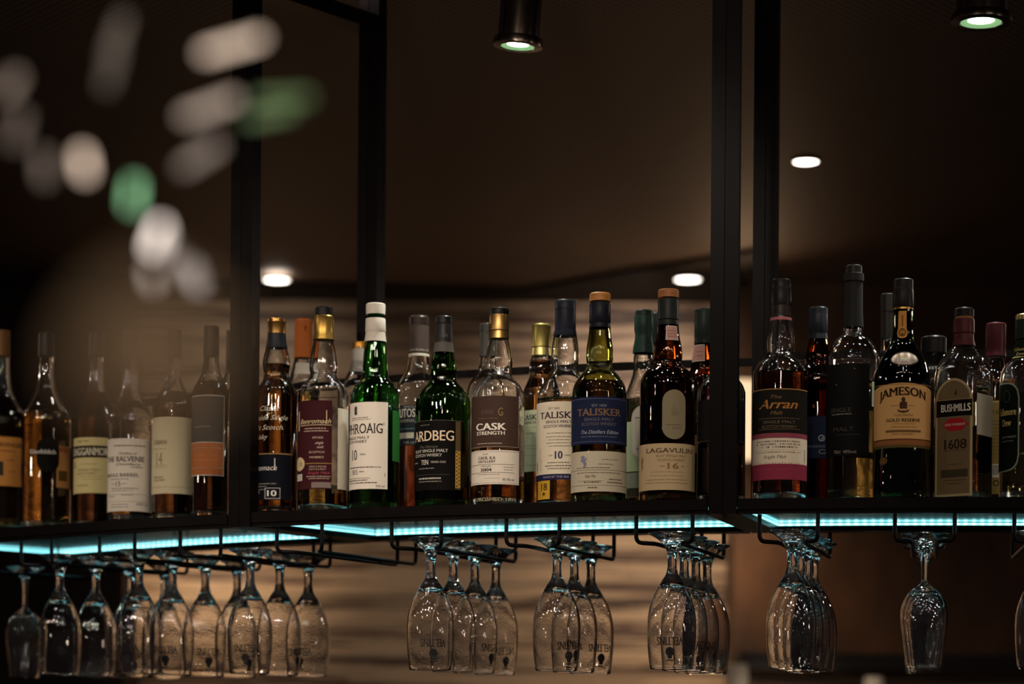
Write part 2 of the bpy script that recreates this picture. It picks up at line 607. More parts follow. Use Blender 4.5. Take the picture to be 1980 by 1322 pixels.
# ================================================================== steel shelf
tP1, tP2 = theta(471, .012), theta(1399, .012)
DT = tP1 - tP2
posts = [tP1 + DT, tP1, tP2, tP2 - DT]
sx_, sy_ = arc(tP2, 0)
ROOT = thing('bar_shelf', (sx_, sy_, UNDER), 'long curved black steel and glass bar shelf carrying the whisky bottles', 'shelf', world=True)
TOPB, TOPT = EYE.z + 1.18, EYE.z + 1.205
backpx = {1: 718, 2: 1481}
gap = .0225 / RAD
for i, t in enumerate(posts):
    for k, dt in enumerate((.0102, -.0102)):
        t1 = t + dt / RAD
        mb = MB()
        bar(mb, arc(t1, 0), arc(t1, .022), .0195, UNDER, CEIL, STEEL)
        mb.build('post', ROOT, 0)
    if i not in backpx:
        continue
    tb = theta(backpx[i], .30, EYE.z + .8)
    for dt in (.0095, -.0095):
        t1 = tb + dt / (RAD - .3)
        mb = MB()
        bar(mb, arc(t1, .286), arc(t1, .312), .0180, UNDER, CEIL, STEEL)
        mb.build('post', ROOT, 0)
    for dt in (.0125, -.0125):
        mb = MB()
        f, b = arc(t + dt / RAD, .022), arc(tb + dt / (RAD - .3), .286)
        bar(mb, f, b, .0240, UNDER, SHELF - .0005, STEEL)
        mb.build('side_rail', ROOT, 0)
    mb = MB()
    bar(mb, arc(t, .02), arc(tb, .29), .034, TOPB, TOPT, STEEL)
    mb.build('top_beam', ROOT, 0)
LED = mat('led_strip', '#e8ffff', .5, emit=(.22, .74, .80), strength=2.1)
LEDDOT = mat('led_chip', '#ffffff', .5, emit=(.42, .90, .95), strength=3.0)
ALU = mat('aluminium_channel', '#8fa0a0', .35, 1)
for i in range(3):
    ta, tb = posts[i] - gap, posts[i + 1] + gap
    ba = theta(backpx[i], .30, EYE.z + .8) if i in backpx else posts[i]
    bb = theta(backpx[i + 1], .30, EYE.z + .8) if i + 1 in backpx else posts[i + 1]
    g2 = .026 / RAD
    mb = MB()          # front channel: fascia, bright arris, recessed lower lip
    sweep(mb, [(0, SHELF + .0015), (.003, SHELF + .0015), (.003, SHELF - .001), (.016, SHELF - .001), (.016, UNDER), (.003, UNDER), (.003, UNDER + .0055), (0, UNDER + .0055)], ta, tb, STEEL, 48)
    mb.build('front_rail', ROOT, 20)
    mb = MB()
    sweep(mb, [(.282, UNDER), (.320, UNDER), (.320, UNDER + .004), (.300, UNDER + .004), (.300, SHELF + .002), (.290, SHELF + .002), (.290, UNDER + .0075), (.282, UNDER + .0075)], ba - g2, bb + g2, STEEL, 48)
    mb.build('back_rail', ROOT, 20)
    for zz in ((.614, .626),) if i < 2 else ((.622, .634), (.570, .580), (.470, .480)):
        mb = MB()
        sweep(mb, [(.294, EYE.z + zz[0]), (.300, EYE.z + zz[0]), (.300, EYE.z + zz[1]), (.294, EYE.z + zz[1])], ba - g2 * .7, bb + g2 * .7, STEEL, 48)
        mb.build('guard_rail', ROOT, 20)
    # glass sheet: bounded by the side rails, so a four-cornered patch of the arc
    mb = MB()
    n = 40
    top, bot = [], []
    vs = []
    for z in (SHELF, SHELF - .0075):
        for k in range(n + 1):
            f = k / n
            for s, t0, t1 in ((.0165, ta, tb), (.289, ba - g2, bb + g2)):
                x, y = arc(t0 + (t1 - t0) * f, s)
                vs.append((x, y, z))
    fs = []
    m = 2 * (n + 1)
    for k in range(n):
        a, b, c, d = 2 * k, 2 * k + 1, 2 * k + 3, 2 * k + 2
        fs += [(a, d, c, b), (a + m, b + m, c + m, d + m), (a, a + m, d + m, d), (b, c, c + m, b + m)]
    fs += [(0, 1, 1 + m, m), (2 * n, 2 * n + m, 2 * n + 1 + m, 2 * n + 1)]
    mb.add(vs, fs, SHEET)
    mb.build('glass_sheet', ROOT, 20)
    # LED tape in an L along the back and both sides, under the glass
    mb = MB()
    z0, z1 = UNDER + .0078, SHELF - .0082
    tA, tB = ba - g2, bb + g2
    sweep(mb, [(.2800, z0), (.2815, z0), (.2815, z1), (.2800, z1)], tA, tB, LED, 60)
    L = (tA - tB) * (RAD - .28)
    nd = int(L / .0125)
    for k in range(nd):
        t = tA + (tB - tA) * (k + .5) / nd
        x, y = arc(t, .2797)
        dx, dy = cos(t), -sin(t)
        q = .0024
        mb.add([(x - dx * q, y - dy * q, z0 + .0004), (x + dx * q, y + dy * q, z0 + .0004), (x + dx * q, y + dy * q, z1 - .0004), (x - dx * q, y - dy * q, z1 - .0004)], [(0, 1, 2, 3)], LEDDOT)
    for tf, tk, sgn in ((ta, ba - g2, -1), (tb, bb + g2, 1)):
        pts = [arc(tf + (tk - tf) * s, .02 + .255 * s) for s in (0, 1)]
        off = sgn * .0012
        f = Vector(pts[0]); b = Vector(pts[1])
        nn = Vector((cos(tf), -sin(tf))) * (-off)
        bar(mb, f + nn, b + nn, .0016, z0, z1, LED)
    mb.build('led_strip', ROOT, 0)

# ================================================================== hanging racks and stemware
RZ = EYE.z + .3215
def rack(px, label, off=rad(3.6)):
    t = theta(px, .015, EYE.z + .34)
    ox, oy = arc(t, .013)
    a = t + off
    d, l = Vector((sin(a), cos(a), 0)), Vector((cos(a), -sin(a), 0))
    o = Vector((ox, oy, 0))
    r = thing('glass_rack', (ox, oy, RZ), label, 'glass rack', 'wire racks under the bar shelf', world=True)
    for s in (1, -1):
        P = lambda x, y, z: o + l * (s * x) + d * y + Vector((0, 0, z))
        mb = MB()
        tube(mb, fillet([P(.0415, 0, UNDER - .0004), P(.0415, 0, RZ), P(.020, .022, RZ), P(.0175, .045, RZ), P(.0175, .298, RZ), P(.0175, .298, UNDER - .0004)], .010), .0031, RACK, 10)
        mb.build('hanger_rail', r, 40)
    return o, d, l

STEM_PROF = spline([(.0352, -.0008), (.030, -.0035), (.0235, -.007), (.0165, -.0125), (.0108, -.0190), (.0078, -.027), (.0066, -.036), (.0066, -.045), (.0074, -.053),
                    (.0100, -.061), (.0145, -.068), (.0215, -.080), (.0285, -.0945), (.0338, -.113), (.0356, -.132), (.0353, -.150), (.0340, -.172), (.0312, -.1955)], 3)
SHERRY_PROF = spline([(.0335, -.0008), (.029, -.003), (.020, -.007), (.0115, -.013), (.0065, -.021), (.0045, -.032), (.0040, -.050), (.0042, -.066), (.0075, -.072),
                      (.0185, -.080), (.0275, -.091), (.0325, -.105), (.0335, -.116), (.0325, -.130), (.0300, -.150), (.0275, -.170), (.0258, -.190)], 3)
def glass_mesh(prof, bowl_from, th=.0013):
    """inverted glass: foot on top, rim below; one closed skin with a hollow bowl"""
    out = [(0, .0), (prof[0][0] - .001, .0006)] + prof
    inner = [(r - th, z) for r, z in prof if z <= bowl_from]
    inner[0] = (inner[0][0] * .55, inner[0][1] - .003)
    rim_r, rim_z = prof[-1]
    out += [(rim_r - th * .5, rim_z - .0006)] + [(r, z) for r, z in inner[::-1]] + [(0, bowl_from - .0025)]
    mb = MB()
    lathe(mb, out, STEMWARE, 44)
    return mb
BEER = glass_mesh(STEM_PROF, -.073)
SHERRY = glass_mesh(SHERRY_PROF, -.080)
INKB = mat('dark_printed_ink', '#14100e', .5)
def glass_print():
    """upright for a drinker, so upside down while the glass hangs"""
    mb = MB()
    def put(vs, fs):
        pts = []
        for x, y in vs:
            z = -.152 - y
            r = rr(z) + .0003
            a = -x / r
            pts.append((r * sin(a), -r * cos(a), z))
        mb.add(pts, fs, INKB)
    P = STEM_PROF
    def rr(z):
        for (r0, z0), (r1, z1) in zip(P, P[1:]):
            if z1 <= z <= z0:
                return r0 + (r1 - r0) * (z0 - z) / (z0 - z1 + 1e-9)
        return P[-1][0]
    vs, fs, wd = letters('VELTINS', 'serif', .03)
    h = .0115
    k = .040 / wd
    put([(x * k, y * h - .0005) for x, y in vs], fs)
    # round crest on a small foot, above the name for a drinker
    ring = [(.0064 * cos(2 * pi * i / 20), .0205 + .0068 * sin(2 * pi * i / 20)) for i in range(20)]
    put(ring, [tuple(range(20))])
    put([(-.0034, .0262), (.0034, .0262), (.0030, .0305), (-.0030, .0305)], [(0, 1, 2, 3)])
    put([(-.0048, .0318), (.0048, .0318), (.0048, .0335), (-.0048, .0335)], [(0, 1, 2, 3)])
    put([(-.012, -.0078), (.012, -.0078), (.012, -.0074), (-.012, -.0074)], [(0, 1, 2, 3)])
    return mb
PRINT = glass_print()
_first = {}
def hang(kind, loc, label, rz):
    if kind not in _first:
        if kind == 'beer':
            g = BEER.build('beer_glass', None, 50)
            c = PRINT.build('printed_lettering', g, 0)
        else:
            g = SHERRY.build('tasting_glass', None, 50)
        _first[kind] = g
    else:
        src = _first[kind]
        g = src.copy()
        sc.collection.objects.link(g)
        for ch in src.children:
            c = ch.copy()
            c.parent = g
            sc.collection.objects.link(c)
    g.location = loc
    g.rotation_euler = (0, 0, rz)
    tag(g, label, 'glass', 'upside-down glasses hanging in the racks')
    return g

def foot_height(prof):
    return max(math.sqrt(max(0, .0036 ** 2 - (r - .0175) ** 2)) - z for r, z in prof if abs(r - .0175) < .0036 and z > -.03)
FOOT = {'beer': RZ + foot_height(spline(STEM_PROF[:30], 4)), 'sherry': RZ + foot_height(spline(SHERRY_PROF[:30], 4))}
RACKS = [
    (72, 'wire glass rack farthest left, under the bottles with orange labels', [.060, .1322, .2044, .2766], 'beer',
     ['first hanging beer glass of the leftmost rack, in front of the dark wall', 'second hanging beer glass from the front in the leftmost rack', 'third hanging beer glass in the leftmost rack, where dark wall meets planks', 'rearmost hanging beer glass of the leftmost rack, half hidden'], [.6, 2.2, 3.0, 4.1]),
    (228, 'wire glass rack under the white and cream labelled bottles of the left bay', [.060, .1322, .2044, .2766], 'beer',
     ['front beer glass hanging under the white labelled bottle of the left bay', 'second beer glass in the rack below the left bay white label', 'third beer glass in the rack below the left bay white label', 'rearmost beer glass in the rack below the left bay white label'], [-.5, -.25, .25, .7]),
    (389, 'wire glass rack just left of the blurred post, holding three glasses', [.132, .2044, .2766], 'beer',
     ['front beer glass of the three left of the empty rack, dark print facing out', 'middle beer glass of the three hanging left of the empty rack', 'right and rearmost beer glass of the three left of the empty rack'], [-.15, 1.9, -.35]),
    (580, 'empty wire glass rack under the maroon labelled bottle', [], 'beer', [], []),
    (806, 'wire glass rack under the black labelled green bottle, with four glasses', [.060, .1322, .2044, .2766], 'beer',
     ['front beer glass of the four hanging under the black labelled green bottle', 'second of the four beer glasses under the black labelled green bottle', 'third of the four beer glasses under the black labelled green bottle', 'rearmost of the four beer glasses under the black labelled green bottle'], [.15, 1.8, .9, 2.6]),
    (1031, 'wire glass rack under the gold capped and cream labelled bottles, with three glasses', [.112, .1842, .2564], 'beer',
     ['front beer glass of the three hanging below the cream and navy labels', 'middle beer glass of the three hanging below the cream and navy labels', 'rearmost beer glass of the three hanging below the cream and navy labels'], [1.0, -.2, .5]),
    (1285, 'wire glass rack under the very dark bottle with oval label', [.060, .1322, .2044, .2766], 'beer',
     ['front beer glass hanging under the very dark bottle with oval label', 'second beer glass in the rack under the very dark bottle', 'third beer glass in the rack under the very dark bottle', 'rearmost beer glass in the rack under the very dark bottle'], [-.1, 2.0, 1.0, 3.3]),
    (1525, 'wire glass rack under the pink and black labelled bottle of the right bay', [.045, .1177, .1904, .2631], 'beer',
     ['front beer glass hanging under the pink and black labelled bottle', 'second beer glass in the rack under the pink and black label', 'third beer glass in the rack under the pink and black label', 'rearmost beer glass in the rack under the pink and black label'], [.5, 1.4, 2.8, 4.0]),
    (1788, 'wire glass rack under the gold labelled bottle, seen straight on with tasting glasses', [.060, .1322, .2044, .2766], 'sherry',
     ['front small tasting glass with thin stem, under the gold labelled bottle', 'second tasting glass in line behind the front thin-stemmed one', 'third tasting glass in line in the rack seen straight on', 'rearmost tasting glass in line in the rack seen straight on'], [0, 0, 0, 0]),
]
for px, rl, ss, kind, labs, rots in RACKS:
    o, d, l = rack(px, rl, rad(4.6) if px == 1525 else rad(5.0) if px < 300 else rad(3.6) if px < 1700 else rad(3.0))
    for s, lab, rz in zip(ss, labs, rots):
        q = o + d * (s - .013)
        hang(kind, (q.x, q.y, FOOT[kind]), lab, rz - .5 * math.atan2(q.x, q.y))
for px, kind, lab, s in ((46, 'sherry', 'lone thin-stemmed tasting glass at the far left edge', .165), (2010, 'beer', 'beer glass cut off by the right edge of the picture', .06)):
    off = -147 if px < 100 else 9
    o, d, l = rack(px + off, 'wire glass rack running out of the picture at the %s edge' % ('left' if px < 100 else 'right'))
    q = o + d * (s - .013)
    hang(kind, (q.x, q.y, FOOT[kind]), lab, 1.2)

# ================================================================== two adjustable spotlights over the shelf
BODY = mat('spotlight_dark_metal', '#7d7068', .22, 1.0)
def spotlight(px, py, Y, r, label, tilt):
    p = at(px, py, Y)
    t = thing('spotlight', p, label, 'spotlight', 'spotlights above the bottles')
    t.rotation_euler = tilt
    H = CEIL - p.z
    mb = MB()
    lathe(mb, [(0, .18), (r * .78, .18), (r * .82, .176), (r * .82, .078), (r * .80, .076), (r * .80, .073), (r * .82, .071), (r * .82, .012), (0, .012)], BODY, 40)
    mb.build('housing', t)
    mb = MB()
    lathe(mb, [(r * .62, .014), (r * .95, .012), (r, .006), (r * .98, 0), (r * .70, -.001), (r * .665, .004)], BODY, 40)
    mb.build('flange_ring', t)
    mb = MB()
    lathe(mb, [(0, .006), (r * .43, .006), (r * .43, .0035), (0, .0035)], mat('spot_lens', '#ffffff', .4, emit='#f2fff4', strength=40), 32)
    lathe(mb, [(r * .45, .004), (r * .64, .0025), (r * .66, 0), (r * .62, -.0003), (r * .45, .0025)], mat('spot_rim_glass', '#54704c', .3, emit=(.42, .80, .36), strength=.55), 32)
    mb.build('lens', t)
    mb = MB()
    lathe(mb, [(0, H), (.010, H), (.010, .17), (0, .17)], BODY, 16)
    mb.build('stem', t)
    lamp('spotlight_beam', (p.x, p.y, p.z - .02), (p.x - .02, p.y + .03, 0), 14, (.96, 1, .90), 80, .02, .7, parent=t).rotation_euler = (0, 0, 0)
spotlight(1001, 90, 3.93, .0385, 'black cylindrical spotlight at top centre, greenish lens tilted to the left', (rad(2), rad(4), 0))
spotlight(1897, 44, 3.80, .0455, 'black cylindrical spotlight at the top right corner', (rad(0), rad(1), 0))
# ================================================================== bottles
GOLD = lambda h='#b8925a': mat('foil_gold_' + h.strip('#'), h, .32, .85)
def cap_mat(c, kind):
    if kind == 'metal':
        return mat('cap_metal_' + c.strip('#'), c, .30, .9)
    if kind == 'wood':
        return noisy(mat('cap_wood_' + c.strip('#'), c, .5), (1, 1, 6), .8, 1.15, 4, 60) if 'cap_wood_' + c.strip('#') not in _mats else _mats['cap_wood_' + c.strip('#')]
    return mat('cap_' + c.strip('#'), c, .36 if kind == 'plastic' else .6, spec=.16)

class Bottle:
    """one whisky bottle; silhouette measured as (row, half width) in photo pixels at its own distance"""
    def __init__(s, label, xc, depth, hw, prof, group=None, glass='clear', fill=None, liq=None, square=None, base_r=5, name='whisky_bottle'):
        s.xc, s.hw = xc, hw
        t = theta(xc, depth, SHELF + .08)
        s.x, s.y = arc(t, depth)
        s.k = s.y / FPX
        s.face = math.atan2(s.x, s.y)
        s.root = thing(name, (s.x, s.y, SHELF + .0006), label, 'bottle', group, -s.face)
        s.square = square
        k = s.k
        P = [(hwp * k, s.z(yp)) for yp, hwp in prof]
        r = hw * k
        side = spline(P, 5) + [(r, .030)]
        foot = [(r, .007), (r * .985, .003), (r * .94, .0006), (r * .88, 0), (r * .60, .0006), (r * .25, .0055), (0, .0065)]
        s.side = side + [(r, .007)]
        th = .0024
        top = side[0]
        inner = [(rr - th, z) for rr, z in side if z > .016] + [(r - th, .018), (r - th - .003, .0125), (r * .5, .0135), (0, .0165)]
        mod = s.mod if square is not None else None
        mb = MB()
        lathe(mb, side + foot, GLASS[glass], 44, mod)
        # neck lip joins the two skins
        n = len(mb.v)
        lathe(mb, [side[0], (side[0][0] - th, side[0][1])], GLASS[glass], 44, mod)
        lathe(mb, inner, GLASS[glass], 44, mod)
        me = mb.build('glass_body', s.root, 40)
        bm = bmesh.new()
        bm.from_mesh(me.data)
        bmesh.ops.remove_doubles(bm, verts=bm.verts, dist=1e-5)
        bmesh.ops.recalc_face_normals(bm, faces=bm.faces)
        bm.to_mesh(me.data)
        bm.free()
        me.data.set_sharp_from_angle(angle=rad(40))
        if fill is not None:
            zf = s.z(fill)
            e = .0004
            body = [(rr + e, z) for rr, z in inner if z < zf]
            rt = s.rad_at(zf) - th + e
            mb = MB()
            lathe(mb, [(0, zf), (rt * .97, zf), (rt, zf + .0008)] + body[:-1] + [(0, body[-1][1] - e)], liquid_mat(liq or (.72, .36, .08)), 40, mod)
            mb.build('liquid', s.root, 40)
    def z(s, py):
        return zat(s.x, s.y, py) - SHELF
    def zf(s, py, hw=None):
        r = (hw or s.hw) * s.k * .92
        x, y = s.x - sin(s.face) * r, s.y - cos(s.face) * r
        return zat(x, y, py) - SHELF
    def rad_at(s, z):
        for (r0, z0), (r1, z1) in zip(s.side, s.side[1:]):
            if z1 <= z <= z0:
                return r0 + (r1 - r0) * (z0 - z) / (z0 - z1 + 1e-9)
        return s.side[0][0] if z > s.side[0][1] else s.side[-1][0]
    def mod(s, a, r, z):
        f = min(1, max(0, (r / (s.hw * s.k) - .55) / .35))
        rot, n = rad(s.square[0]), s.square[1]
        c, d = abs(cos(a - rot)), abs(sin(a - rot))
        q = s.square[2] / (c ** n + d ** n) ** (1 / n)
        return 1 * (1 - f) + q * f
    def surf(s, a, z, off=0.0):
        r = s.rad_at(z)
        if s.square is not None:
            r *= s.mod(a, r, z)
        r += off
        return (r * sin(a), -r * cos(a), z)
    def ang(s, px, hw=None):
        t = (px - s.xc) / (hw or s.hw)
        if abs(t) <= 1:
            return math.asin(t)
        return math.copysign(pi / 2 + (abs(t) - 1) * pi / 2, t)
    # ---- caps, capsules and neck bands: (y0, y1, hw0, hw1) rows
    def cap(s, name, rows, col, kind='plastic', ribs=0, top=True, bevel=.0012):
        mb = MB()
        pr = [(hwp * s.k, s.z(yp)) for yp, hwp in rows]
        if top:
            r0, z0 = pr[0]
            pr = [(0, z0), (r0 - bevel, z0), (r0, z0 - bevel)] + pr[1:] + [(pr[-1][0] * .93, pr[-1][1] - .0003), (0, pr[-1][1])]
        else:
            pr = pr + [(pr[-1][0] - .0008, pr[-1][1])]
        m = None
        if ribs:
            m = lambda a, r, z: 1 - .022 * (1 if int(a / (2 * pi) * ribs * 2 + .5) % 2 else 0)
        lathe(mb, pr, cap_mat(col, kind), ribs * 2 if ribs else 40, m)
        return mb.build(name, s.root, 30)
    # ---- paper labels
    def label(s, name, x0, x1, y0, y1, col, items=(), shape='rect', metal=0.0, hw=None, text=None, off=.0005, curve=0, border=None, rough=.55):
        a0, a1 = s.ang(x0, hw), s.ang(x1, hw)
        z1, z0 = s.zf(y0, hw), s.zf(y1, hw)
        pm = paper(col, rough, metal)
        mb = MB()
        ac, ah = (a0 + a1) / 2, (a1 - a0) / 2
        rm = s.rad_at((z0 + z1) / 2)
        def span(a, inset=0):
            t = max(-1, min(1, (a - ac) / ah))
            lo, hi = z0, z1
            if shape == 'pill':
                d = ah * rm * (1 - math.sqrt(max(0, 1 - t * t)))
                lo, hi = lo + d, hi - d
            elif shape == 'arch':
                hi -= ah * rm * (1 - math.sqrt(max(0, 1 - t * t)))
            elif shape == 'oval':
                m, h = (z0 + z1) / 2, (z1 - z0) / 2
                q = h * math.sqrt(max(0, 1 - t * t))
                lo, hi = m - q, m + q
            elif shape == 'slot':
                q = (z1 - z0) * .18 * (1 - (max(0, 1 - t ** 4)) ** .5)
                lo, hi = lo + q, hi - q
            elif shape == 'zigzag':
                pass
            if curve:
                hi -= curve * s.k * t * t
            return lo, hi
        def patch(aa0, aa1, zfun, material, o, rows=1, n=None):
            n = n or max(3, int(abs(aa1 - aa0) / rad(5)) + 1)
            vs, fs = [], []
            for i in range(n + 1):
                a = aa0 + (aa1 - aa0) * i / n
                lo, hi = zfun(a)
                for j in range(rows + 1):
                    vs.append(s.surf(a, lo + (hi - lo) * j / rows, o))
            for i in range(n):
                for j in range(rows):
                    q = i * (rows + 1) + j
                    fs.append((q, q + rows + 1, q + rows + 2, q + 1))
            mb.add(vs, fs, material)
        big = shape in ('pill', 'arch', 'oval', 'slot')
        nseg = 36 if big else None
        rows = 1
        r0, r1 = s.rad_at(z0), s.rad_at(z1)
        if abs(r0 - r1) > .0008 or (r0 + r1) / 2 < rm - .0004:
            rows = 10
        if border:
            patch(a0, a1, span, paper(border[0], rough, metal), off, rows, nseg)
            bw = border[1] * s.k
            da = bw / rm
            sv = (a0, a1, z0, z1)
            a0i, a1i = a0 + da, a1 - da
            z0, z1 = z0 + bw, z1 - bw
            ah = (a1i - a0i) / 2
            patch(a0i, a1i, span, pm, off + .00015, rows, nseg)
            a0, a1, z0, z1 = sv
            ah = (a1 - a0) / 2
        else:
            patch(a0, a1, span, pm, off, rows, nseg)
        k = s.k
        for it in items:
            kind = it[0]
            if kind == 't':       # text: (t, string, x, y, height, colour, style, width, bold, arch)
                _, txt, x, y, h, c = it[:6]
                style = it[6] if len(it) > 6 else 'sans'
                wpx = it[7] if len(it) > 7 else None
                bold = it[8] if len(it) > 8 else 0
                arch = it[9] if len(it) > 9 else 0
                vs, fs, wd = letters(txt, style, bold)
                hh = h * k
                xs = (wpx * k / wd) if wpx else hh
                aC, zC = s.ang(x, hw), s.zf(y, hw) - hh / 2
                r = s.rad_at(zC)
                half = max(wd * xs / 2, 1e-6)
                pts = [s.surf(aC + vx * xs / r, zC + vy * hh - arch * k * (vx * xs / half) ** 2, off + .0004) for vx, vy in vs]
                mb.add(pts, fs, paper(c, .45, 1.0 if style == 'foil' else 0))
            elif kind == 'r':     # rectangle
                _, xa, xb, ya, yb, c = it
                za, zb = s.zf(yb, hw), s.zf(ya, hw)
                patch(s.ang(xa, hw), s.ang(xb, hw), lambda a: (za, zb), paper(c), off + .0003, 1)
            elif kind == 'e':     # ellipse
                _, x, y, rx, ry, c = it
                aC, zC = s.ang(x, hw), s.zf(y, hw)
                r = s.rad_at(zC)
                n = 28
                pts = [s.surf(aC, zC, off + .0003)] + [s.surf(aC + rx * k * cos(2 * pi * i / n) / r, zC + ry * k * sin(2 * pi * i / n), off + .0003) for i in range(n)]
                mb.add(pts, [(0, 1 + i, 1 + (i + 1) % n) for i in range(n)], paper(c))
            elif kind == 'd':     # lozenge that follows the glass
                _, x, y, hx, hy, c = it
                aC, zC = s.ang(x, hw), s.zf(y, hw)
                da = hx * k / s.rad_at(zC)
                def loz(a):
                    q = min(1, (1 - abs(a - aC) / da) * 2.1) * hy * k
                    return zC - q, zC + q
                patch(aC - da, aC + da, loz, paper(c), off + .0003, 4, 20)
            elif kind == 'p':     # polygon given in pixel offsets from a centre
                _, x, y, poly, c = it
                aC, zC = s.ang(x, hw), s.zf(y, hw)
                r = s.rad_at(zC)
                pts = [s.surf(aC + px * k / r, zC - py * k, off + .00045) for px, py in poly]
                mb.add(pts, [tuple(range(len(pts)))[::-1]], paper(c))
            elif kind == 'l':     # a line of print too small to read: broken strokes
                _, x, y, wpx, h, c = it
                rnd = random.Random(int(x * 7 + y * 13))
                aC, zC = s.ang(x, hw), s.zf(y, hw)
                r = s.rad_at(zC)
                u = -wpx / 2
                while u < wpx / 2:
                    ln = rnd.uniform(1.2, 5.5)
                    e = min(u + ln, wpx / 2)
                    patch(aC + u * k / r, aC + e * k / r, lambda a: (zC - h * k / 2, zC + h * k / 2), paper(c), off + .0003, 1, 1)
                    u = e + rnd.uniform(.7, 1.5)
            elif kind == 'z':     # saw-toothed edge
                _, xa, xb, y, tooth, c = it
                A, B = s.ang(xa, hw), s.ang(xb, hw)
                n = 26
                zC = s.zf(y, hw)
                vs, fs = [], []
                for i in range(n):
                    q = len(vs)
                    vs += [s.surf(A + (B - A) * i / n, zC, off + .0003), s.surf(A + (B - A) * (i + 1) / n, zC, off + .0003), s.surf(A + (B - A) * (i + .5) / n, zC + tooth * k, off + .0003)]
                    fs.append((q, q + 1, q + 2))
                mb.add(vs, fs, paper(c))
        o = mb.build(name, s.root, 40)
        if text:
            o['label'] = text
        return o

CREST = [(-3, -7), (-1, -9), (1, -9), (3, -7), (4, -3), (3, 0), (4, 5), (2, 8), (-2, 8), (-4, 5), (-3, 0), (-4, -3)]
FRONT = .056
# ---------------------------------------------------------------- centre bay
b = Bottle('amber whisky bottle with gold cap and handwriting on the glass, right beside the blurred post', 533, FRONT, 42,
           [(646, 16.5), (660, 17.5), (672, 20), (690, 25), (706, 27), (722, 25), (738, 27), (752, 37), (768, 42)], fill=707, liq=(.42, .19, .05))
b.cap('cap', [(617, 18), (624, 18.5), (626, 17.5), (646, 18)], '#b08448', 'metal')
b.cap('neck_capsule', [(645, 17.6), (660, 18.6), (674, 21.5)], '#20242c', 'plastic', top=False)
def direct_print(b, name, items, x0=0, x1=1):
    """ink straight on the glass"""
    n0 = len(bpy.data.objects)
    return b.label(name, b.xc, b.xc + .01, items[0][3], items[0][3] + .01, items[0][5], items)
direct_print(b, 'handwritten_print', [
    ('t', 'Classic', 520, 790, 9, '#d8cdb8', 'script', 40), ('t', 'Speyside Single', 513, 808, 9, '#d8cdb8', 'script', 88),
    ('t', 'Malt Scotch', 512, 827, 9, '#d8cdb8', 'script', 70), ('t', 'Whisky', 502, 845, 9, '#d8cdb8', 'script', 38)])
b.label('front_label', 470, 562, 877, 967, '#15171f', [
    ('r', 470, 562, 877, 879, '#a5824e'), ('t', 'Benromach', 505, 905, 10, '#e6e0d4', 'script', 66), ('r', 530.5, 532, 887, 910, '#e6e0d4'),
    ('l', 513, 936, 44, 1.6, '#9a958c'), ('l', 505, 941, 26, 1.6, '#9a958c'), ('l', 505, 947, 26, 1.6, '#9a958c'),
    ('t', '10', 526, 954.5, 11, '#e9e4da', 'sans', 17, .03), ('r', 513, 542, 944, 945, '#c9c4ba'), ('r', 513, 542, 964, 965, '#c9c4ba'), ('r', 513, 514, 944, 965, '#c9c4ba'), ('r', 541, 542, 944, 965, '#c9c4ba'), ('t', '70cl', 499, 952, 6, '#c9c4ba', 'script', 14)])

b = Bottle('whisky bottle with maroon label, nearly empty, black and gold top', 624, FRONT, 48.5,
           [(640, 17), (657, 19.5), (672, 22), (690, 25.5), (712, 27.5), (724, 25.5), (734, 29), (748, 42), (764, 48.5)], fill=943, liq=(.60, .46, .12))
b.cap('cap', [(595, 17.5), (613, 18)], '#15120f', 'plastic')
b.cap('neck_capsule', [(612, 18.2), (614, 19.2), (616, 18.4), (646, 18.9), (650, 19.8), (658, 21)], '#c19a4c', 'metal', top=False)
b.label('front_label', 560, 641, 775, 946, '#3e1b1f', [
    ('t', 'Benromach', 607, 815, 9, '#d9c79c', 'script', 66), ('r', 578.5, 580, 794, 832, '#d9c79c'), ('r', 630, 631.3, 794, 820, '#d9c79c'), ('r', 582, 641, 822, 823, '#d9c79c'),
    ('l', 608, 829, 44, 2, '#b59c8a'), ('l', 609, 834, 50, 2, '#b59c8a'), ('t', 'SPEYSIDE', 614, 847, 3.6, '#cdb9a4', 'serif', 21),
    ('t', 'single', 617, 857, 5, '#cdb9a4', 'script', 16), ('t', 'malt', 619, 865, 5, '#cdb9a4', 'script', 13),
    ('t', 'SCOTCH', 612, 875, 3.8, '#cdb9a4', 'serif', 30), ('t', 'WHISKY', 612, 885, 3.8, '#cdb9a4', 'serif', 30), ('r', 592, 641, 896, 897.5, '#a07a4a'),
    ('t', 'SPEYSIDE', 614, 903, 3, '#b8a08c', 'serif', 34), ('t', 'DISTILLERY', 614, 908, 3, '#b8a08c', 'serif', 34), ('t', 'Single Malt', 616, 915, 4.5, '#a84858', 'script', 44), ('l', 615, 922, 48, 1.6, '#b8a08c'), ('l', 616, 926, 40, 1.6, '#b8a08c'), ('r', 603, 640, 933, 944, '#7d6e68')])
b.label('age_sticker', 576, 590.5, 883, 910, '#c9b48c', [('t', '10', 583.5, 897, 8, '#6d5230', 'serif', 8)], 'oval', off=.0011, text='small cream oval sticker')
b.label('stamp_sticker', 577, 586, 916, 929, '#c8c2b6', [('l', 582, 920, 7, 1.4, '#6a655f'), ('l', 582, 925, 7, 1.4, '#6a655f')], off=.0011)
b.label('back_label', 652, 690, 788, 945, '#cdc5b4', [])

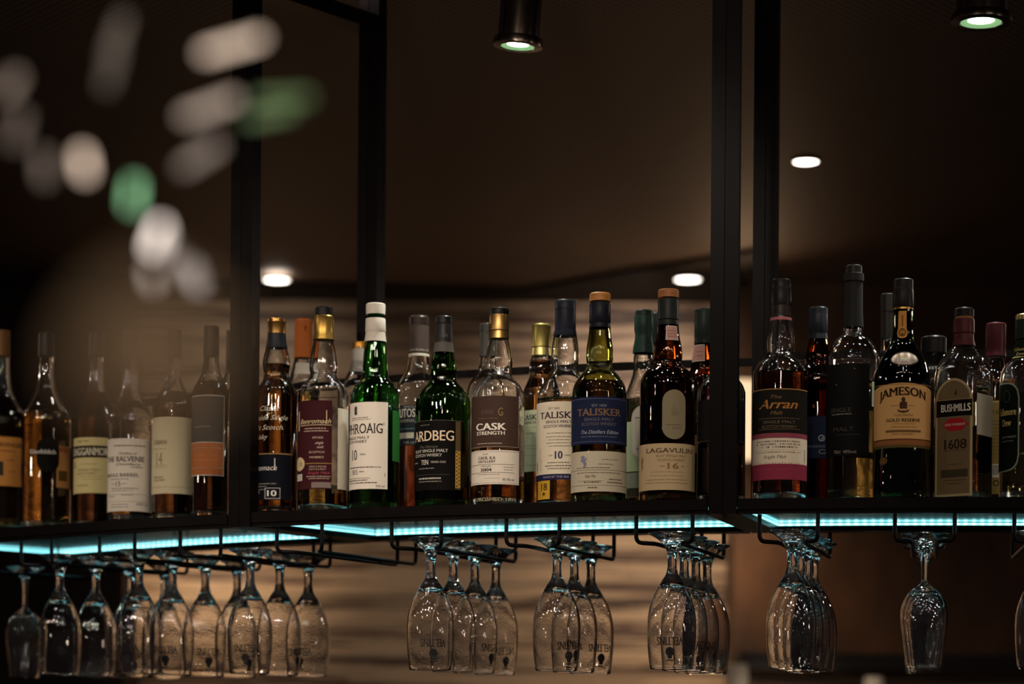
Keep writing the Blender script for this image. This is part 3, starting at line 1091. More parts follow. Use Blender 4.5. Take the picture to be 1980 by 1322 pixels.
b = Bottle('green whisky bottle with white label and white banded cap', 724, FRONT, 48,
           [(607, 15), (618, 17), (645, 18), (662, 20.5), (690, 23), (722, 25), (734, 28.5), (747, 39), (768, 47.6)], glass='green', fill=888, liq=(.42, .30, .06))
b.cap('cap', [(588, 18.5), (592, 19), (609, 18.7)], '#ded2c4', 'plastic')
b.cap('neck_band', [(617, 18.6), (618, 19.2), (641, 20), (643, 19.4)], '#d6cabc', 'matte', top=False)
b.label('neck_label', 709, 751, 630, 638, '#d6cabc', [('t', 'ESTABLISHED 1815', 729, 634.5, 4.6, '#3f3831', 'serif', 54)], hw=19.5, off=.0009)
b.cap('neck_collar', [(643, 19), (650, 19.6), (662, 21.6)], '#cfc3b4', 'matte', top=False)
b.label('front_label', 652, 749, 778, 946, '#e6dacb', [
    ('p', 688, 794, CREST, '#3d362f'), ('l', 694, 808, 40, 1.5, '#5c534a'), ('l', 696, 811.5, 46, 1.2, '#7a7067'),
    ('t', 'LAPHROAIG', 690.5, 829, 18.5, '#2b2622', 'serif', 104, .012), ('t', '®', 741, 820, 4, '#4a433c'),
    ('t', 'SINGLE MALT', 688, 846.5, 5, '#3b342e', 'serif', 62, .01), ('t', 'SCOTCH WHISKY', 685, 854, 5, '#3b342e', 'serif', 62, .01),
    ('t', '10', 686, 879.5, 19, '#2b2622', 'serif', 15, .006), ('t', 'YEARS', 701.5, 879, 3, '#4a433c', 'serif', 13), ('l', 673, 879, 10, 2, '#4a433c'),
    ('l', 701, 904, 72, 2, '#4f473f'), ('t', '1815', 687, 913, 9, '#2f2924', 'serif', 16), ('l', 700, 912.5, 10, 2, '#4f473f'), ('r', 660, 716, 924.6, 925.4, '#5c534a'),
    ('l', 690, 929, 50, 2, '#4f473f'), ('l', 698, 934, 66, 2, '#4f473f'), ('t', '43% vol', 735, 940.5, 4.4, '#4f473f', 'sans', 17), ('r', 743, 744.5, 915, 922, '#a8926a')])
b.label('back_label', 758, 800, 792, 890, '#2f6a30', [])

b = Bottle('clear bottle of reddish whisky with brown top, behind and between the green bottles', 808, .185, 43,
           [(660, 17), (684, 19), (705, 22), (725, 30), (745, 41), (758, 43)], fill=852, liq=(.34, .10, .05))
b.cap('cap', [(612, 18.5), (616, 20), (630, 20)], '#2c211c', 'plastic')
b.cap('neck_capsule', [(629, 19.5), (668, 19.8), (684, 20.2)], '#4b3f39', 'matte', top=False)
b.label('neck_label', 788, 829, 671, 680, '#4b3f39', [('t', 'DISTILLED &', 808, 676, 5, '#b3a89b', 'sans', 40)], hw=20, off=.0009)
b.label('neck_ring', 788, 829, 683, 688, '#c9bfae', [], hw=20.5, off=.0009)
b.label('front_label', 762, 852, 783, 862, '#2b3138', [
    ('t', 'SINGLE', 792, 787, 4, '#b9b2a6', 'sans', 26), ('t', 'UTOS', 786, 799, 16, '#d8d0c2', 'sans', 34, .02), ('t', 'SCOTCH', 786, 814, 5, '#c9c0b2', 'sans', 30, .01), ('r', 762, 852, 829, 830, '#7d97a0'),
    ('r', 770, 800, 837, 848, '#cfc6b8'), ('l', 786, 841, 24, 2, '#b0604a'), ('t', '700 ml', 790, 856, 5, '#b9b2a6', 'sans', 22)])

b = Bottle('dark green whisky bottle with black label and black cap', 856, FRONT, 53.5,
           [(640, 16), (668, 18), (682, 20), (700, 24), (715, 26), (732, 25), (741, 28), (754, 40), (768, 50), (778, 53.4)], glass='deepgreen', fill=838, liq=(.20, .12, .02))
b.cap('cap', [(613, 16.8), (627, 17)], '#1c1a1a', 'plastic')
b.cap('neck_capsule', [(628, 17), (630, 17.6), (664, 18.2)], '#262220', 'plastic', top=False)
b.label('capsule_mark', 850, 869, 638, 656, '#262220', [('t', 'A', 860, 647, 11, '#57534f', 'serif', 10)], hw=18, off=.0007)
b.cap('neck_band', [(664, 18.4), (670, 18.8), (683, 20.8)], '#55504b', 'matte', top=False)
b.label('front_label', 792, 893, 813, 948, '#131110', [
    ('r', 792, 893, 813, 814.2, '#4a4640'), ('l', 822, 822, 24, 1.2, '#7d766c'), ('t', 'ARDBEG', 832, 843, 19, '#e8cfae', 'serif', 92, .015), ('t', 'The Ultimate', 828, 864, 5, '#6d655b', 'script', 40),
    ('t', 'ISLAY SINGLE MALT', 829, 872, 5.4, '#d9d1c4', 'serif', 76, .01), ('t', 'SCOTCH WHISKY', 824, 880.5, 5.4, '#d9d1c4', 'serif', 66, .01),
    ('t', 'TEN', 822, 894, 9, '#e2d9cb', 'serif', 17, .012), ('t', 'YEARS OLD', 847, 894, 3.6, '#cfc6b8', 'serif', 30), ('l', 806, 894, 14, 2, '#a79f94'), ('l', 824, 906, 36, 2, '#8b8378'), ('r', 806, 870, 918, 918.8, '#4a4640'),
    ('l', 830, 925.5, 50, 3, '#bdb5aa'), ('l', 830, 931.5, 50, 1.8, '#8b8378'),
    ('r', 880, 889.5, 815, 946, '#5a4a30'), ('r', 880, 889.5, 872, 943, '#b08a3e')] +
    [('p', 884.7 + (2 if i % 2 else -2), 875 + i * 3.6, [(-2, 0), (0, -2), (2, 0), (0, 2)], '#3a2c12') for i in range(19)])

b = Bottle('grey capped clear bottle mostly hidden behind the brown labelled one', 939, .20, 38, [(690, 12.5), (706, 14), (722, 20), (745, 34), (760, 38)], fill=880, liq=(.55, .36, .12))
b.cap('cap', [(627, 14), (643, 14.4)], '#3c3733', 'plastic')
b.cap('neck_capsule', [(643, 13.6), (691, 14.2)], '#4a4642', 'plastic', top=False)
b.label('front_label', 905, 973, 800, 930, '#8f887c', [])

b = Bottle('clear whisky bottle with brown and white label, gold neck and black cap', 963, FRONT, 51,
           [(642, 17), (656, 19), (676, 23), (698, 27), (712, 26.2), (724, 25), (734, 31), (748, 43), (766, 51)], fill=826, liq=(.66, .30, .10))
b.cap('cap', [(597, 18.4), (600, 18.8), (611, 18.4)], '#14110f', 'plastic')
b.cap('neck_capsule', [(610, 18.8), (612, 19.6), (640, 19.8), (642, 18.6), (645, 19), (656, 20)], '#b08a52', 'metal', top=False)
b.label('upper_label', 902, 1003, 766, 866, '#47352d', [
    ('t', 'CASK', 947, 825.5, 13, '#eadfd0', 'sans', 62, .04), ('t', 'STRENGTH', 946.5, 838, 6.8, '#eadfd0', 'sans', 58, .035), ('l', 945, 858, 52, 1.6, '#b5a797'),
    ('l', 942, 797, 26, 8, '#54423a'), ('t', 'G', 967, 797, 15, '#8d7950', 'serif', 9), ('r', 926, 962, 809, 809.8, '#77664a'), ('r', 1001, 1001.8, 768, 864, '#a79683'), ('r', 902, 1001, 864, 864.8, '#a79683')], text='dark brown upper label')
b.label('lower_label', 902, 1003, 871, 937, '#e2d5c4', [
    ('t', 'FROM', 939, 879, 2.8, '#5c524a', 'sans', 11), ('t', 'CAOL ILA', 941, 886, 5.4, '#37302b', 'sans', 36, .03), ('t', 'DISTILLERY', 941, 893, 4.4, '#37302b', 'sans', 36, .02), ('r', 902, 994, 898.3, 899, '#6a6057'),
    ('t', 'DISTILLED', 940.5, 902.3, 3, '#4f473f', 'sans', 20), ('t', '2004', 940, 909, 5.8, '#2f2924', 'sans', 23, .035), ('r', 902, 994, 914, 914.7, '#6a6057'), ('l', 984, 904, 22, 1.2, '#8d8378'), ('l', 983, 909, 18, 1.2, '#8d8378'),
    ('l', 944, 918, 44, 1.4, '#8d8378'), ('r', 936, 968, 925, 925.5, '#8d8378'), ('t', '60.1% vol', 983, 927.5, 4.8, '#3f3831', 'sans', 24), ('r', 902, 1003, 873.6, 874.2, '#8d8378'), ('r', 902, 1003, 934, 934.6, '#8d8378')], text='white lower label')
direct_print(b, 'embossed_print', [('t', 'PUBLISHED 1895', 955, 966, 6, '#a5997f', 'sans', 92, .01)])

b = Bottle('gold capped amber bottle with pale green label, behind the cream labelled one', 1045, .225, 36,
           [(672, 16), (688, 18.5), (700, 22), (715, 24), (728, 22.5), (744, 29), (758, 35), (770, 36)], fill=700, liq=(.62, .33, .10))
b.cap('cap', [(628, 18.5), (632, 19), (634, 18.2), (672, 18.8)], '#b3a35c', 'metal')
b.cap('neck_band', [(674, 18.6), (680, 19), (689, 20)], '#c7b878', 'metal', top=False)
b.label('front_label', 1012, 1078, 793, 912, '#c3c8a8', [
    ('t', 'CASK', 1022, 807, 10, '#3d4630', 'sans', 34, .04), ('t', 'STRENGTH', 1023, 817.5, 5, '#3d4630', 'sans', 34, .03), ('r', 1012, 1078, 826, 826.8, '#8a9174'), ('l', 1027, 838, 24, 1.4, '#717860'),
    ('l', 1027, 862, 24, 1.4, '#8a9174'), ('l', 1027, 868, 24, 1.4, '#8a9174'), ('r', 1012, 1078, 880, 880.8, '#8a9174'), ('l', 1027, 900, 24, 1.4, '#8a9174')])

b = Bottle('clear whisky bottle with cream label and navy stripe, navy cap', 1091, .128, 53.5,
           [(630, 18), (650, 22.5), (668, 25.5), (688, 27), (704, 25.8), (716, 25), (728, 31), (742, 42), (762, 52), (770, 53.5)], fill=775, liq=(.56, .30, .10))
b.cap('cap', [(582, 19.6), (585, 20.2), (599, 20)], '#20222a', 'plastic')
b.cap('neck_capsule', [(599, 19.4), (602, 20), (640, 20.4), (642, 21.4), (651, 23.2)], '#1a1c28', 'plastic', top=False)
b.label('capsule_mark', 1083, 1104, 606, 634, '#1a1c28', [('p', 1094, 619, [(-7, 9), (-5, 9), (8, -10), (6, -10)], '#5a5e70')], hw=20.4, off=.0007)
b.label('front_label', 1030, 1135, 777, 928, '#e6d7bd', [
    ('t', 'EST 1830', 1071, 790, 4, '#5b503f', 'serif', 22), ('t', 'TALISKER', 1083, 803, 12.5, '#33293a', 'serif', 92, .02), ('t', 'SINGLE MALT', 1079, 816, 5, '#3f3545', 'serif', 52, .015), ('t', 'SCOTCH WHISKY', 1078, 824.5, 5, '#3f3545', 'serif', 62, .015),
    ('l', 1080, 838, 48, 1.3, '#7f7565'), ('l', 1080, 845, 52, 1.3, '#7f7565'), ('l', 1080, 851, 44, 1.3, '#7f7565'), ('l', 1080, 857, 50, 1.3, '#7f7565'), ('l', 1080, 863, 42, 1.3, '#7f7565'),
    ('t', '10', 1080, 880.5, 14, '#2a2a52', 'serif', 15, .03), ('t', 'AGED', 1065, 881, 2.8, '#5b503f', 'serif', 9), ('t', 'YEARS', 1097, 881, 2.8, '#5b503f', 'serif', 11), ('l', 1080, 895, 44, 1.6, '#6d6454'), ('l', 1080, 901, 56, 1.8, '#6d6454'), ('l', 1080, 906.5, 44, 1.8, '#6d6454'),
    ('p', 1047, 890, [(-3, -28), (1, -20), (-1, -8), (3, 2), (0, 12), (3, 18), (-2, 20), (-4, 8), (-6, -4), (-3, -16)], '#cfc0a6'), ('p', 1041, 900, [(-1, -9), (2, -4), (0, 2), (2, 7), (-2, 9), (-3, 2)], '#877a86'),
    ('r', 1030, 1135, 917, 928, '#262648'), ('t', 'MADE BY THE SEA', 1074, 922.5, 3.8, '#b3a9a8', 'serif', 54)])
b.label('age_tag', 1041, 1064, 929, 965, '#c99a34', [('t', '18', 1053, 941, 13, '#4a3414', 'serif', 16, .02), ('p', 1053, 955, [(-4, 0), (0, -4), (4, 0), (0, 3)], '#4a3414')], text='yellow age tag')

b = Bottle('olive glass whisky bottle with dark blue label and orange wooden cap', 1158, .048, 53,
           [(622, 18), (636, 20.5), (656, 23), (676, 26), (694, 26.4), (706, 24.6), (716, 27), (728, 38), (746, 49), (764, 53)], glass='olive', fill=742, liq=(.28, .14, .03))
b.cap('cap', [(568, 20), (570, 20.8), (584, 20.6)], '#c07a30', 'wood', 30)
b.cap('cork', [(584, 16.5), (589, 16.5)], '#2a2118', 'matte')
b.cap('neck_capsule', [(587, 19), (590, 20.4), (625, 20.8), (627, 19.8), (635, 21.2)], '#191a24', 'plastic', top=False)
b.label('capsule_mark', 1148, 1172, 592, 622, '#191a24', [('p', 1153, 606, [(-6, 9), (-4.6, 9), (4, -8), (2.6, -8)], '#6b6f80'), ('p', 1170, 606, [(-6, 9), (-4.6, 9), (4, -8), (2.6, -8)], '#6b6f80')], hw=20.8, off=.0007)
b.label('upper_label', 1105, 1211, 768, 859, '#242a44', [
    ('r', 1105, 1211, 771, 772, '#5a6080'), ('t', 'EST 1830', 1158, 785, 4.6, '#8d8f9c', 'serif', 28), ('t', 'TALISKER', 1158, 797.5, 13, '#8a6a50', 'serif', 92, .02), ('t', 'SINGLE MALT', 1158, 811.5, 5.6, '#6f6a72', 'serif', 60, .015), ('t', 'SCOTCH WHISKY', 1158, 820.5, 5.6, '#6f6a72', 'serif', 70, .015),
    ('t', 'The Distillers Edition', 1160, 836, 7, '#a9acb8', 'script', 76), ('l', 1158, 845, 72, 1.6, '#6b6f86'), ('r', 1105, 1211, 854, 855, '#5a6080')], text='dark blue upper label')
b.label('lower_label', 1104, 1212, 873, 951, '#c6b9a0', [
    ('p', 1130, 892, [(-2, -11), (3, -8), (0, -4), (8, -6), (3, 0), (6, 6), (3, 12), (-2, 13), (0, 6), (-4, 2), (-9, 0), (-5, -4), (-8, -8)], '#85809a'), ('l', 1180, 889, 34, 1.4, '#857a66'), ('l', 1172, 898, 30, 1.4, '#857a66'), ('l', 1145, 905, 70, 1.6, '#6f6655'),
    ('r', 1104, 1212, 909, 909.7, '#7f7565'), ('l', 1158, 914.5, 92, 1.4, '#6f6655'), ('t', 'Single Malt', 1142, 921, 6, '#7f7565', 'script', 22), ('r', 1120, 1166, 930, 930.6, '#6f6655'), ('l', 1146, 933, 34, 2, '#5f5646'), ('l', 1190, 927, 30, 2, '#5f5646'), ('l', 1190, 933, 36, 2, '#5f5646'), ('r', 1104, 1212, 938.5, 939.2, '#7f7565'), ('l', 1147, 943.5, 20, 2.2, '#5f5646')], text='cream lower label')

b = Bottle('clear bottle with green neck and pale green label, behind the dark blue labelled one', 1243, .205, 36,
           [(684, 18), (694, 20), (708, 20), (724, 21), (745, 28), (765, 35.5), (772, 36)], fill=775, liq=(.62, .44, .18))
b.cap('cap', [(601, 17), (604, 17.4), (613, 17)], '#16211c', 'plastic')
b.cap('neck_capsule', [(612, 18), (614, 18.6), (638, 18.8), (648, 16.8), (658, 17.6), (672, 20.6), (684, 21.6)], '#1c3028', 'plastic', top=False)
b.label('front_label', 1207, 1279, 815, 912, '#b4c096', [])
b.label('oval_label', 1221, 1268, 784, 890, '#dcd2c0', [('r', 1228, 1252, 808, 809.5, '#5a4a40'), ('t', 'M', 1233, 869, 5, '#8a4a40', 'serif', 6)], 'pill', off=.001, border=('#c9c0ae', 3), text='white oval label')
b.label('lower_label', 1207, 1279, 914, 962, '#8f937c', [('r', 1213, 1246, 944, 961, '#3f3a2c')])

b = Bottle('dark green capped bottle barely seen behind the very dark bottle', 1270, .255, 23, [(664, 14), (690, 16), (715, 18), (740, 22), (750, 23)], glass='blackgreen', fill=760, liq=(.2, .1, .03))
b.cap('neck_capsule', [(606, 13), (610, 14), (640, 14.4), (665, 15.4)], '#1a2620', 'plastic')

b = Bottle('very dark brown whisky bottle with beige oval label, cream lower label and orange cap', 1290, .050, 53.5,
           [(612, 17), (630, 20), (650, 22), (672, 26.5), (690, 28), (702, 26.5), (710, 31), (720, 43), (734, 51), (746, 53.5)], glass='brown', fill=720, liq=(.16, .05, .02))
b.cap('cap', [(561, 20), (563, 20.6), (577, 20.4)], '#a8672e', 'wood', 30)
b.cap('cork', [(577, 17), (582, 17)], '#241a12', 'matte')
b.cap('neck_capsule', [(580, 19.4), (583, 20.3), (619, 20.4), (621, 19.2), (630, 20.8)], '#222624', 'plastic', top=False)
b.label('cap_strip', 1268, 1277, 562, 577, '#8d2b28', [('l', 1273, 569, 4, 6, '#d9cabc')], hw=20.8, off=.001)
b.label('tax_stamp', 1285.5, 1309, 630, 658, '#c99b8e', [('l', 1298, 640, 16, 2, '#a06a60'), ('l', 1298, 646, 16, 2, '#a06a60'), ('l', 1298, 651, 16, 2, '#a06a60')], hw=24, off=.0009, border=('#dcc8b8', 1.5), text='pink tax stamp')
b.label('oval_label', 1280, 1324, 754, 850, '#93866a', [('l', 1302, 822, 28, 1.4, '#6f644c'), ('l', 1308, 828, 18, 1.4, '#6f644c'), ('p', 1304, 795, [(-8, 6), (-3, -9), (4, -4), (8, 5), (2, 9)], '#8a7d60')], 'pill', text='beige oval label')
b.label('front_label', 1234, 1343, 858, 948, '#cdb28a', [
    ('t', 'LAGAVULIN', 1296, 871.5, 8.4, '#5b4838', 'serif', 100, .012), ('t', 'ISLAY SINGLE MALT', 1299, 882, 4.2, '#8f7757', 'serif', 62), ('t', 'SCOTCH WHISKY', 1299, 890, 4.2, '#8f7757', 'serif', 54),
    ('t', '16', 1301, 901.5, 10.5, '#9c6a44', 'serif', 22, .02), ('l', 1281, 902, 9, 1.6, '#8f7757'), ('l', 1320, 902, 9, 1.6, '#8f7757'), ('l', 1290, 913, 66, 1.1, '#a5906c'), ('l', 1290, 920, 70, 1.1, '#a5906c'), ('l', 1290, 928, 84, 1.2, '#94805e'), ('l', 1290, 934, 92, 1.2, '#94805e'),
    ('p', 1243, 895, [(-3, -8), (2, -14), (5, -4), (1, 0), (4, 6), (0, 12), (-4, 16), (-1, 4), (-4, 0)], '#8f7757')])

b = Bottle('dark bottle with pink tax stamp behind the very dark bottle, beside the double post', 1360, .215, 40,
           [(652, 17), (665, 19), (690, 23), (705, 25), (716, 27), (732, 37), (748, 40)], glass='brown', fill=730, liq=(.22, .08, .03))
b.cap('cap', [(599, 18.6), (602, 19.2), (614, 19.2)], '#26302a', 'plastic')
b.cap('neck_capsule', [(613, 18.8), (616, 19.4), (652, 19.4), (654, 18.6), (666, 20)], '#242e28', 'plastic', top=False)
b.label('tax_stamp', 1338, 1361, 666, 699, '#c08f82', [('l', 1350, 680, 16, 2, '#a06a60'), ('l', 1350, 688, 16, 2, '#a06a60')], hw=24, off=.0009, border=('#d6c2b2', 1.5), text='pink tax stamp')
b.label('front_label', 1322, 1398, 842, 876, '#6b4a34', [])

b = Bottle('clear shouldered bottle half hidden behind the double steel post', 1394, .078, 47,
           [(700, 16), (716, 20), (730, 29), (745, 41), (760, 46.5)], fill=860, liq=(.28, .12, .04))
b.cap('neck_capsule', [(640, 15), (700, 17)], '#141414', 'plastic')
b.label('front_label', 1349, 1439, 772, 852, '#24221f', [])

# ---------------------------------------------------------------- right bay
b = Bottle('whisky bottle with black label over pink and cream bands, black cap', 1508, FRONT, 52.5,
           [(590, 18), (616, 19.5), (632, 21.5), (652, 25.6), (668, 26.4), (682, 25), (692, 31), (704, 44), (718, 51.5), (726, 52.5)], fill=722, liq=(.50, .13, .05))
b.cap('cap', [(541, 18), (544, 18.8), (557, 18.8)], '#181615', 'plastic')
b.cap('neck_capsule', [(557, 18.6), (559, 19.6), (588, 20.2), (592, 19.4)], '#1a1817', 'plastic', top=False)
b.cap('neck_band', [(592, 18.8), (612, 19.2), (613, 19.6)], '#2a1f1d', 'plastic', top=False)
b.label('neck_ring', 1488, 1528, 613, 618.5, '#a9626a', [], hw=19.6, off=.0009, text='rose ring on the neck')
b.label('front_label', 1450, 1559, 752, 928, '#201d1a', [
    ('r', 1450, 1559, 752, 754, '#a47a45'), ('t', 'The', 1500, 768, 6, '#8a6a48', 'script', 21), ('t', 'Arran', 1503, 782, 17, '#b0763c', 'script', 80, .02), ('t', 'Malt', 1501, 799, 7, '#8a6a48', 'script', 24), ('r', 1468, 1545, 809, 810, '#6d5a45'),
    ('t', 'SINGLE MALT', 1506, 816.5, 5.2, '#7d6a52', 'sans', 64), ('t', 'SCOTCH WHISKY', 1506, 825.5, 5.2, '#7d6a52', 'sans', 70), ('r', 1468, 1545, 830, 831, '#6d5a45'),
    ('r', 1450, 1559, 838, 848, '#8e4452'), ('r', 1450, 1559, 847, 897.5, '#e4d3bb'), ('r', 1450, 1559, 897.4, 928, '#8e3448'), ('z', 1450, 1559, 898.4, 4.5, '#8e3448'),
    ('l', 1504, 854, 92, 3, '#4f443a'), ('l', 1504, 859.5, 92, 3, '#4f443a'), ('l', 1506, 865, 74, 3, '#4f443a'), ('r', 1457, 1552, 870.5, 871.2, '#6d6050'), ('l', 1504, 875, 96, 2, '#6d6050'),
    ('t', 'Single Malt', 1498, 884, 6, '#4a4038', 'script', 46), ('r', 1553.5, 1555, 868, 892, '#8a7d6d'), ('l', 1500, 908, 84, 1.4, '#a05060')])

b = Bottle('dark bottle with navy capsule and dark blue back label, behind the pink banded one', 1580, .205, 39,
           [(650, 16), (658, 18), (672, 21), (692, 24), (702, 23), (714, 28), (730, 37), (742, 39)], glass='brown', fill=690, liq=(.45, .14, .05))
b.cap('cap', [(595, 17.6), (598, 18.4), (608, 18.2)], '#22262c', 'plastic')
b.cap('neck_capsule', [(607, 17.8), (610, 18.4), (644, 18.6), (646, 17.6), (657, 19)], '#23272e', 'plastic', top=False)
b.label('back_label', 1541, 1619, 806, 887, '#262c40', [('e', 1588, 848, 6.5, 6.5, '#a9adb4'), ('e', 1588, 848, 4.4, 4.4, '#262c40'), ('p', 1588, 848, [(-3, 4), (2, -3), (4, 1)], '#a9adb4'), ('l', 1580, 864, 40, 5, '#5a6070'), ('e', 1590, 874, 7.5, 4.6, '#8f939c'), ('e', 1590, 874, 6, 3.2, '#262c40')])

b = Bottle('tall round shouldered clear bottle with matte black label and long black neck', 1648, .138, 50.5,
           [(600, 16), (634, 18.2), (644, 19), (651, 25), (660, 35), (674, 44), (692, 49.5), (708, 50.5)], fill=742, liq=(.52, .42, .15), base_r=8)
b.cap('cap', [(514, 15.4), (516, 16), (530, 16)], '#1b1a19', 'plastic')
b.cap('neck_capsule', [(530, 18.4), (531, 19.6), (545, 19.8), (547, 18.4), (548, 17.6), (600, 17.8), (634, 19.4)], '#1d1c1b', 'matte', top=False)
b.label('front_label', 1585, 1679, 703, 882, '#191716', [
    ('t', 'SINGLE', 1624, 793, 8, '#55504a', 'sans', 44), ('l', 1626, 801, 42, 2, '#8a857d'), ('t', 'MALT', 1630, 830, 8, '#4a4640', 'sans', 42), ('l', 1640, 841, 46, 1.6, '#3f3b37'), ('t', '70cl  40%vol', 1633, 874, 6, '#9a948a', 'sans', 44),
    ('p', 1633, 728, [(-20, 15), (-18, 17), (20, -14), (18, -16)], '#6d675c')])
b.label('back_label', 1684, 1742, 737, 785, '#bcc6ae', [])

b = Bottle('thin black capped bottle behind the gold labelled one', 1714, .215, 32, [(655, 12), (690, 14), (715, 18), (740, 30), (752, 32)], fill=760, liq=(.4, .2, .06), glass='grey')
b.cap('cap', [(569, 13), (571, 13.6), (604, 14), (605, 13), (656, 13.6)], '#26221f', 'plastic')

b = Bottle('black green whiskey bottle with gold cream label and silver oval medallion', 1744, .050, 54,
           [(590, 17), (600, 18.6), (640, 19.4), (655, 21), (668, 26), (684, 36), (702, 46), (722, 52), (738, 54), (800, 54), (858, 54), (872, 51)], glass='blackgreen', fill=700, liq=(.10, .06, .02))
b.cap('cap', [(541, 18.6), (543, 19.4), (559, 19)], '#1f1d1c', 'plastic')
b.cap('neck_capsule', [(559, 19), (562, 20.2), (594, 20.6), (597, 19.6)], '#1c1a19', 'plastic', top=False)
b.cap('neck_ring', [(597, 19.4), (600, 19.6)], '#b0884c', 'metal', top=False)
b.label('neck_label', 1735.5, 1750.5, 602, 645, '#c58a4a', [('l', 1743, 622, 3, 24, '#8d5f30')], hw=19.4, off=.0009, text='orange strip down the neck')
b.label('neck_seal', 1733.5, 1752.5, 632, 655, '#c58a4a', [('e', 1743, 643.5, 6.5, 8, '#6d4420'), ('e', 1743, 643.5, 4.5, 6, '#b57c40')], 'oval', hw=20.5, off=.0013)
b.label('medallion', 1723.5, 1770.5, 680.5, 709, '#b9a99a', [('t', 'EST', 1744, 690, 3.2, '#d8c050', 'sans', 18, .02), ('t', '1780', 1745, 697, 7, '#f2ead8', 'serif', 23, .02)], 'oval', metal=.7, hw=42, off=.0009, border=('#4f463f', 2.2), rough=.3, text='silver oval medallion')
b.label('front_label', 1688, 1800, 741, 856, '#c89a62', [
    ('t', 'JAMESON', 1745, 757, 15.5, '#2c1c12', 'serif', 98, .035, 8.5), ('p', 1746, 784, [(-4, -12), (0, -16), (4, -12), (3, -6), (7, -5), (7, 7), (-7, 7), (-7, -5), (-3, -6)], '#4a3022'), ('p', 1746, 794, [(-12, -2), (-6, 1), (6, 1), (12, -2), (9, 3), (0, 5), (-9, 3)], '#4a3022'),
    ('r', 1722, 1737, 784.5, 785.3, '#7d5a38'), ('r', 1755, 1768, 784.5, 785.3, '#7d5a38'), ('t', 'Triple Distilled', 1747, 803, 4.6, '#8d683f', 'script', 37), ('t', 'GOLD RESERVE', 1746, 813, 6, '#33221a', 'sans', 67, .025),
    ('l', 1747, 820, 44, 1.2, '#9a7648'), ('l', 1748, 826, 48, 2, '#9a7648'), ('r', 1713, 1779, 832, 836, '#6d5230'), ('t', 'IRISH WHISKEY', 1746, 840, 3.4, '#8a5f30', 'sans', 43),
    ('r', 1688, 1800, 743, 744, '#8d6a3c')], curve=14, hw=54.5)
b.label('foot_band', 1688, 1800, 849, 866, '#8d5a36', [('r', 1688, 1800, 849, 851, '#5f3420'), ('r', 1688, 1800, 861, 866, '#6a5a34')], hw=54, off=.0008)
b.label('batch_seal', 1704, 1718, 884, 898, '#5f4326', [], 'oval', hw=50)

b = Bottle('short bottle with wide black cap between the gold and arched labels', 1804, .215, 31, [(684, 20), (700, 22), (716, 26), (735, 30), (750, 31)], fill=880, liq=(.8, .42, .08), glass='grey')
b.cap('cap', [(652, 23.4), (655, 24.6), (684, 24.6), (685, 20), (703, 22)], '#171514', 'plastic')
b.label('neck_label', 1790, 1822, 706, 722, '#1b1917', [('t', 'EST', 1803, 712, 5, '#b9b1a4', 'sans', 16)], hw=27)
b.label('front_label', 1774, 1835, 740, 884, '#211d1a', [('l', 1804, 815, 40, 2, '#4a4640'), ('l', 1804, 850, 40, 2, '#4a4640')])

b = Bottle('square whiskey bottle with arched brown label and maroon neck wrap', 1862, .060, 56.5,
           [(664, 18.5), (672, 22), (684, 33), (698, 44), (714, 52), (730, 56), (738, 56.5)], fill=832, liq=(.46, .24, .10), square=(-27, 6, .82))
b.cap('cap', [(597, 18.6), (600, 19.4), (613, 19.2)], '#16130f', 'plastic')
b.cap('cork', [(612, 18), (626, 18.4)], '#8d6038', 'matte')
b.cap('neck_wrap', [(618, 19.4), (622, 20.4), (645, 20.6), (647, 19), (655, 19.2), (662, 20.6), (670, 22.4)], '#4a1c1e', 'plastic', top=False)
b.label('neck_label', 1848, 1882, 626, 642, '#4a1c1e', [('t', '1608', 1868, 633, 6, '#a58c80', 'serif', 26)], hw=20.6, off=.0009)
b.label('arched_label', 1810.5, 1879, 730, 959, '#6d5a40', [
    ('p', 1845, 757, [(0, -7), (3, 2), (3, 6), (-3, 6), (-3, 2)], '#3f3222'), ('r', 1811.5, 1878, 772, 805, '#15110e'), ('r', 1811.5, 1878, 771, 772.5, '#9a8560'), ('r', 1811.5, 1878, 804, 805.5, '#9a8560'),
    ('t', 'BUSHMILLS', 1843, 787.5, 14, '#ece2d2', 'sans', 65, .025), ('d', 1843, 820, 29, 12, '#a02028'), ('t', 'IRISH WHISKEY', 1843, 820, 4.6, '#e8d8c8', 'serif', 48, .01),
    ('t', '1608', 1843, 858, 18, '#2e2014', 'serif', 52, .02), ('l', 1843, 870, 50, 1.6, '#4a3c28'), ('l', 1843, 897, 34, 3, '#5a4a32'), ('r', 1817, 1871, 907, 922, '#3f3626'), ('l', 1843, 928, 52, 2, '#4a3c28'), ('l', 1843, 934, 36, 2, '#4a3c28')], 'arch', border=('#a8936c', 4.5), text='arched brown label with black banner')
b.label('back_label', 1888, 1935, 760, 840, '#a39c8a', [])

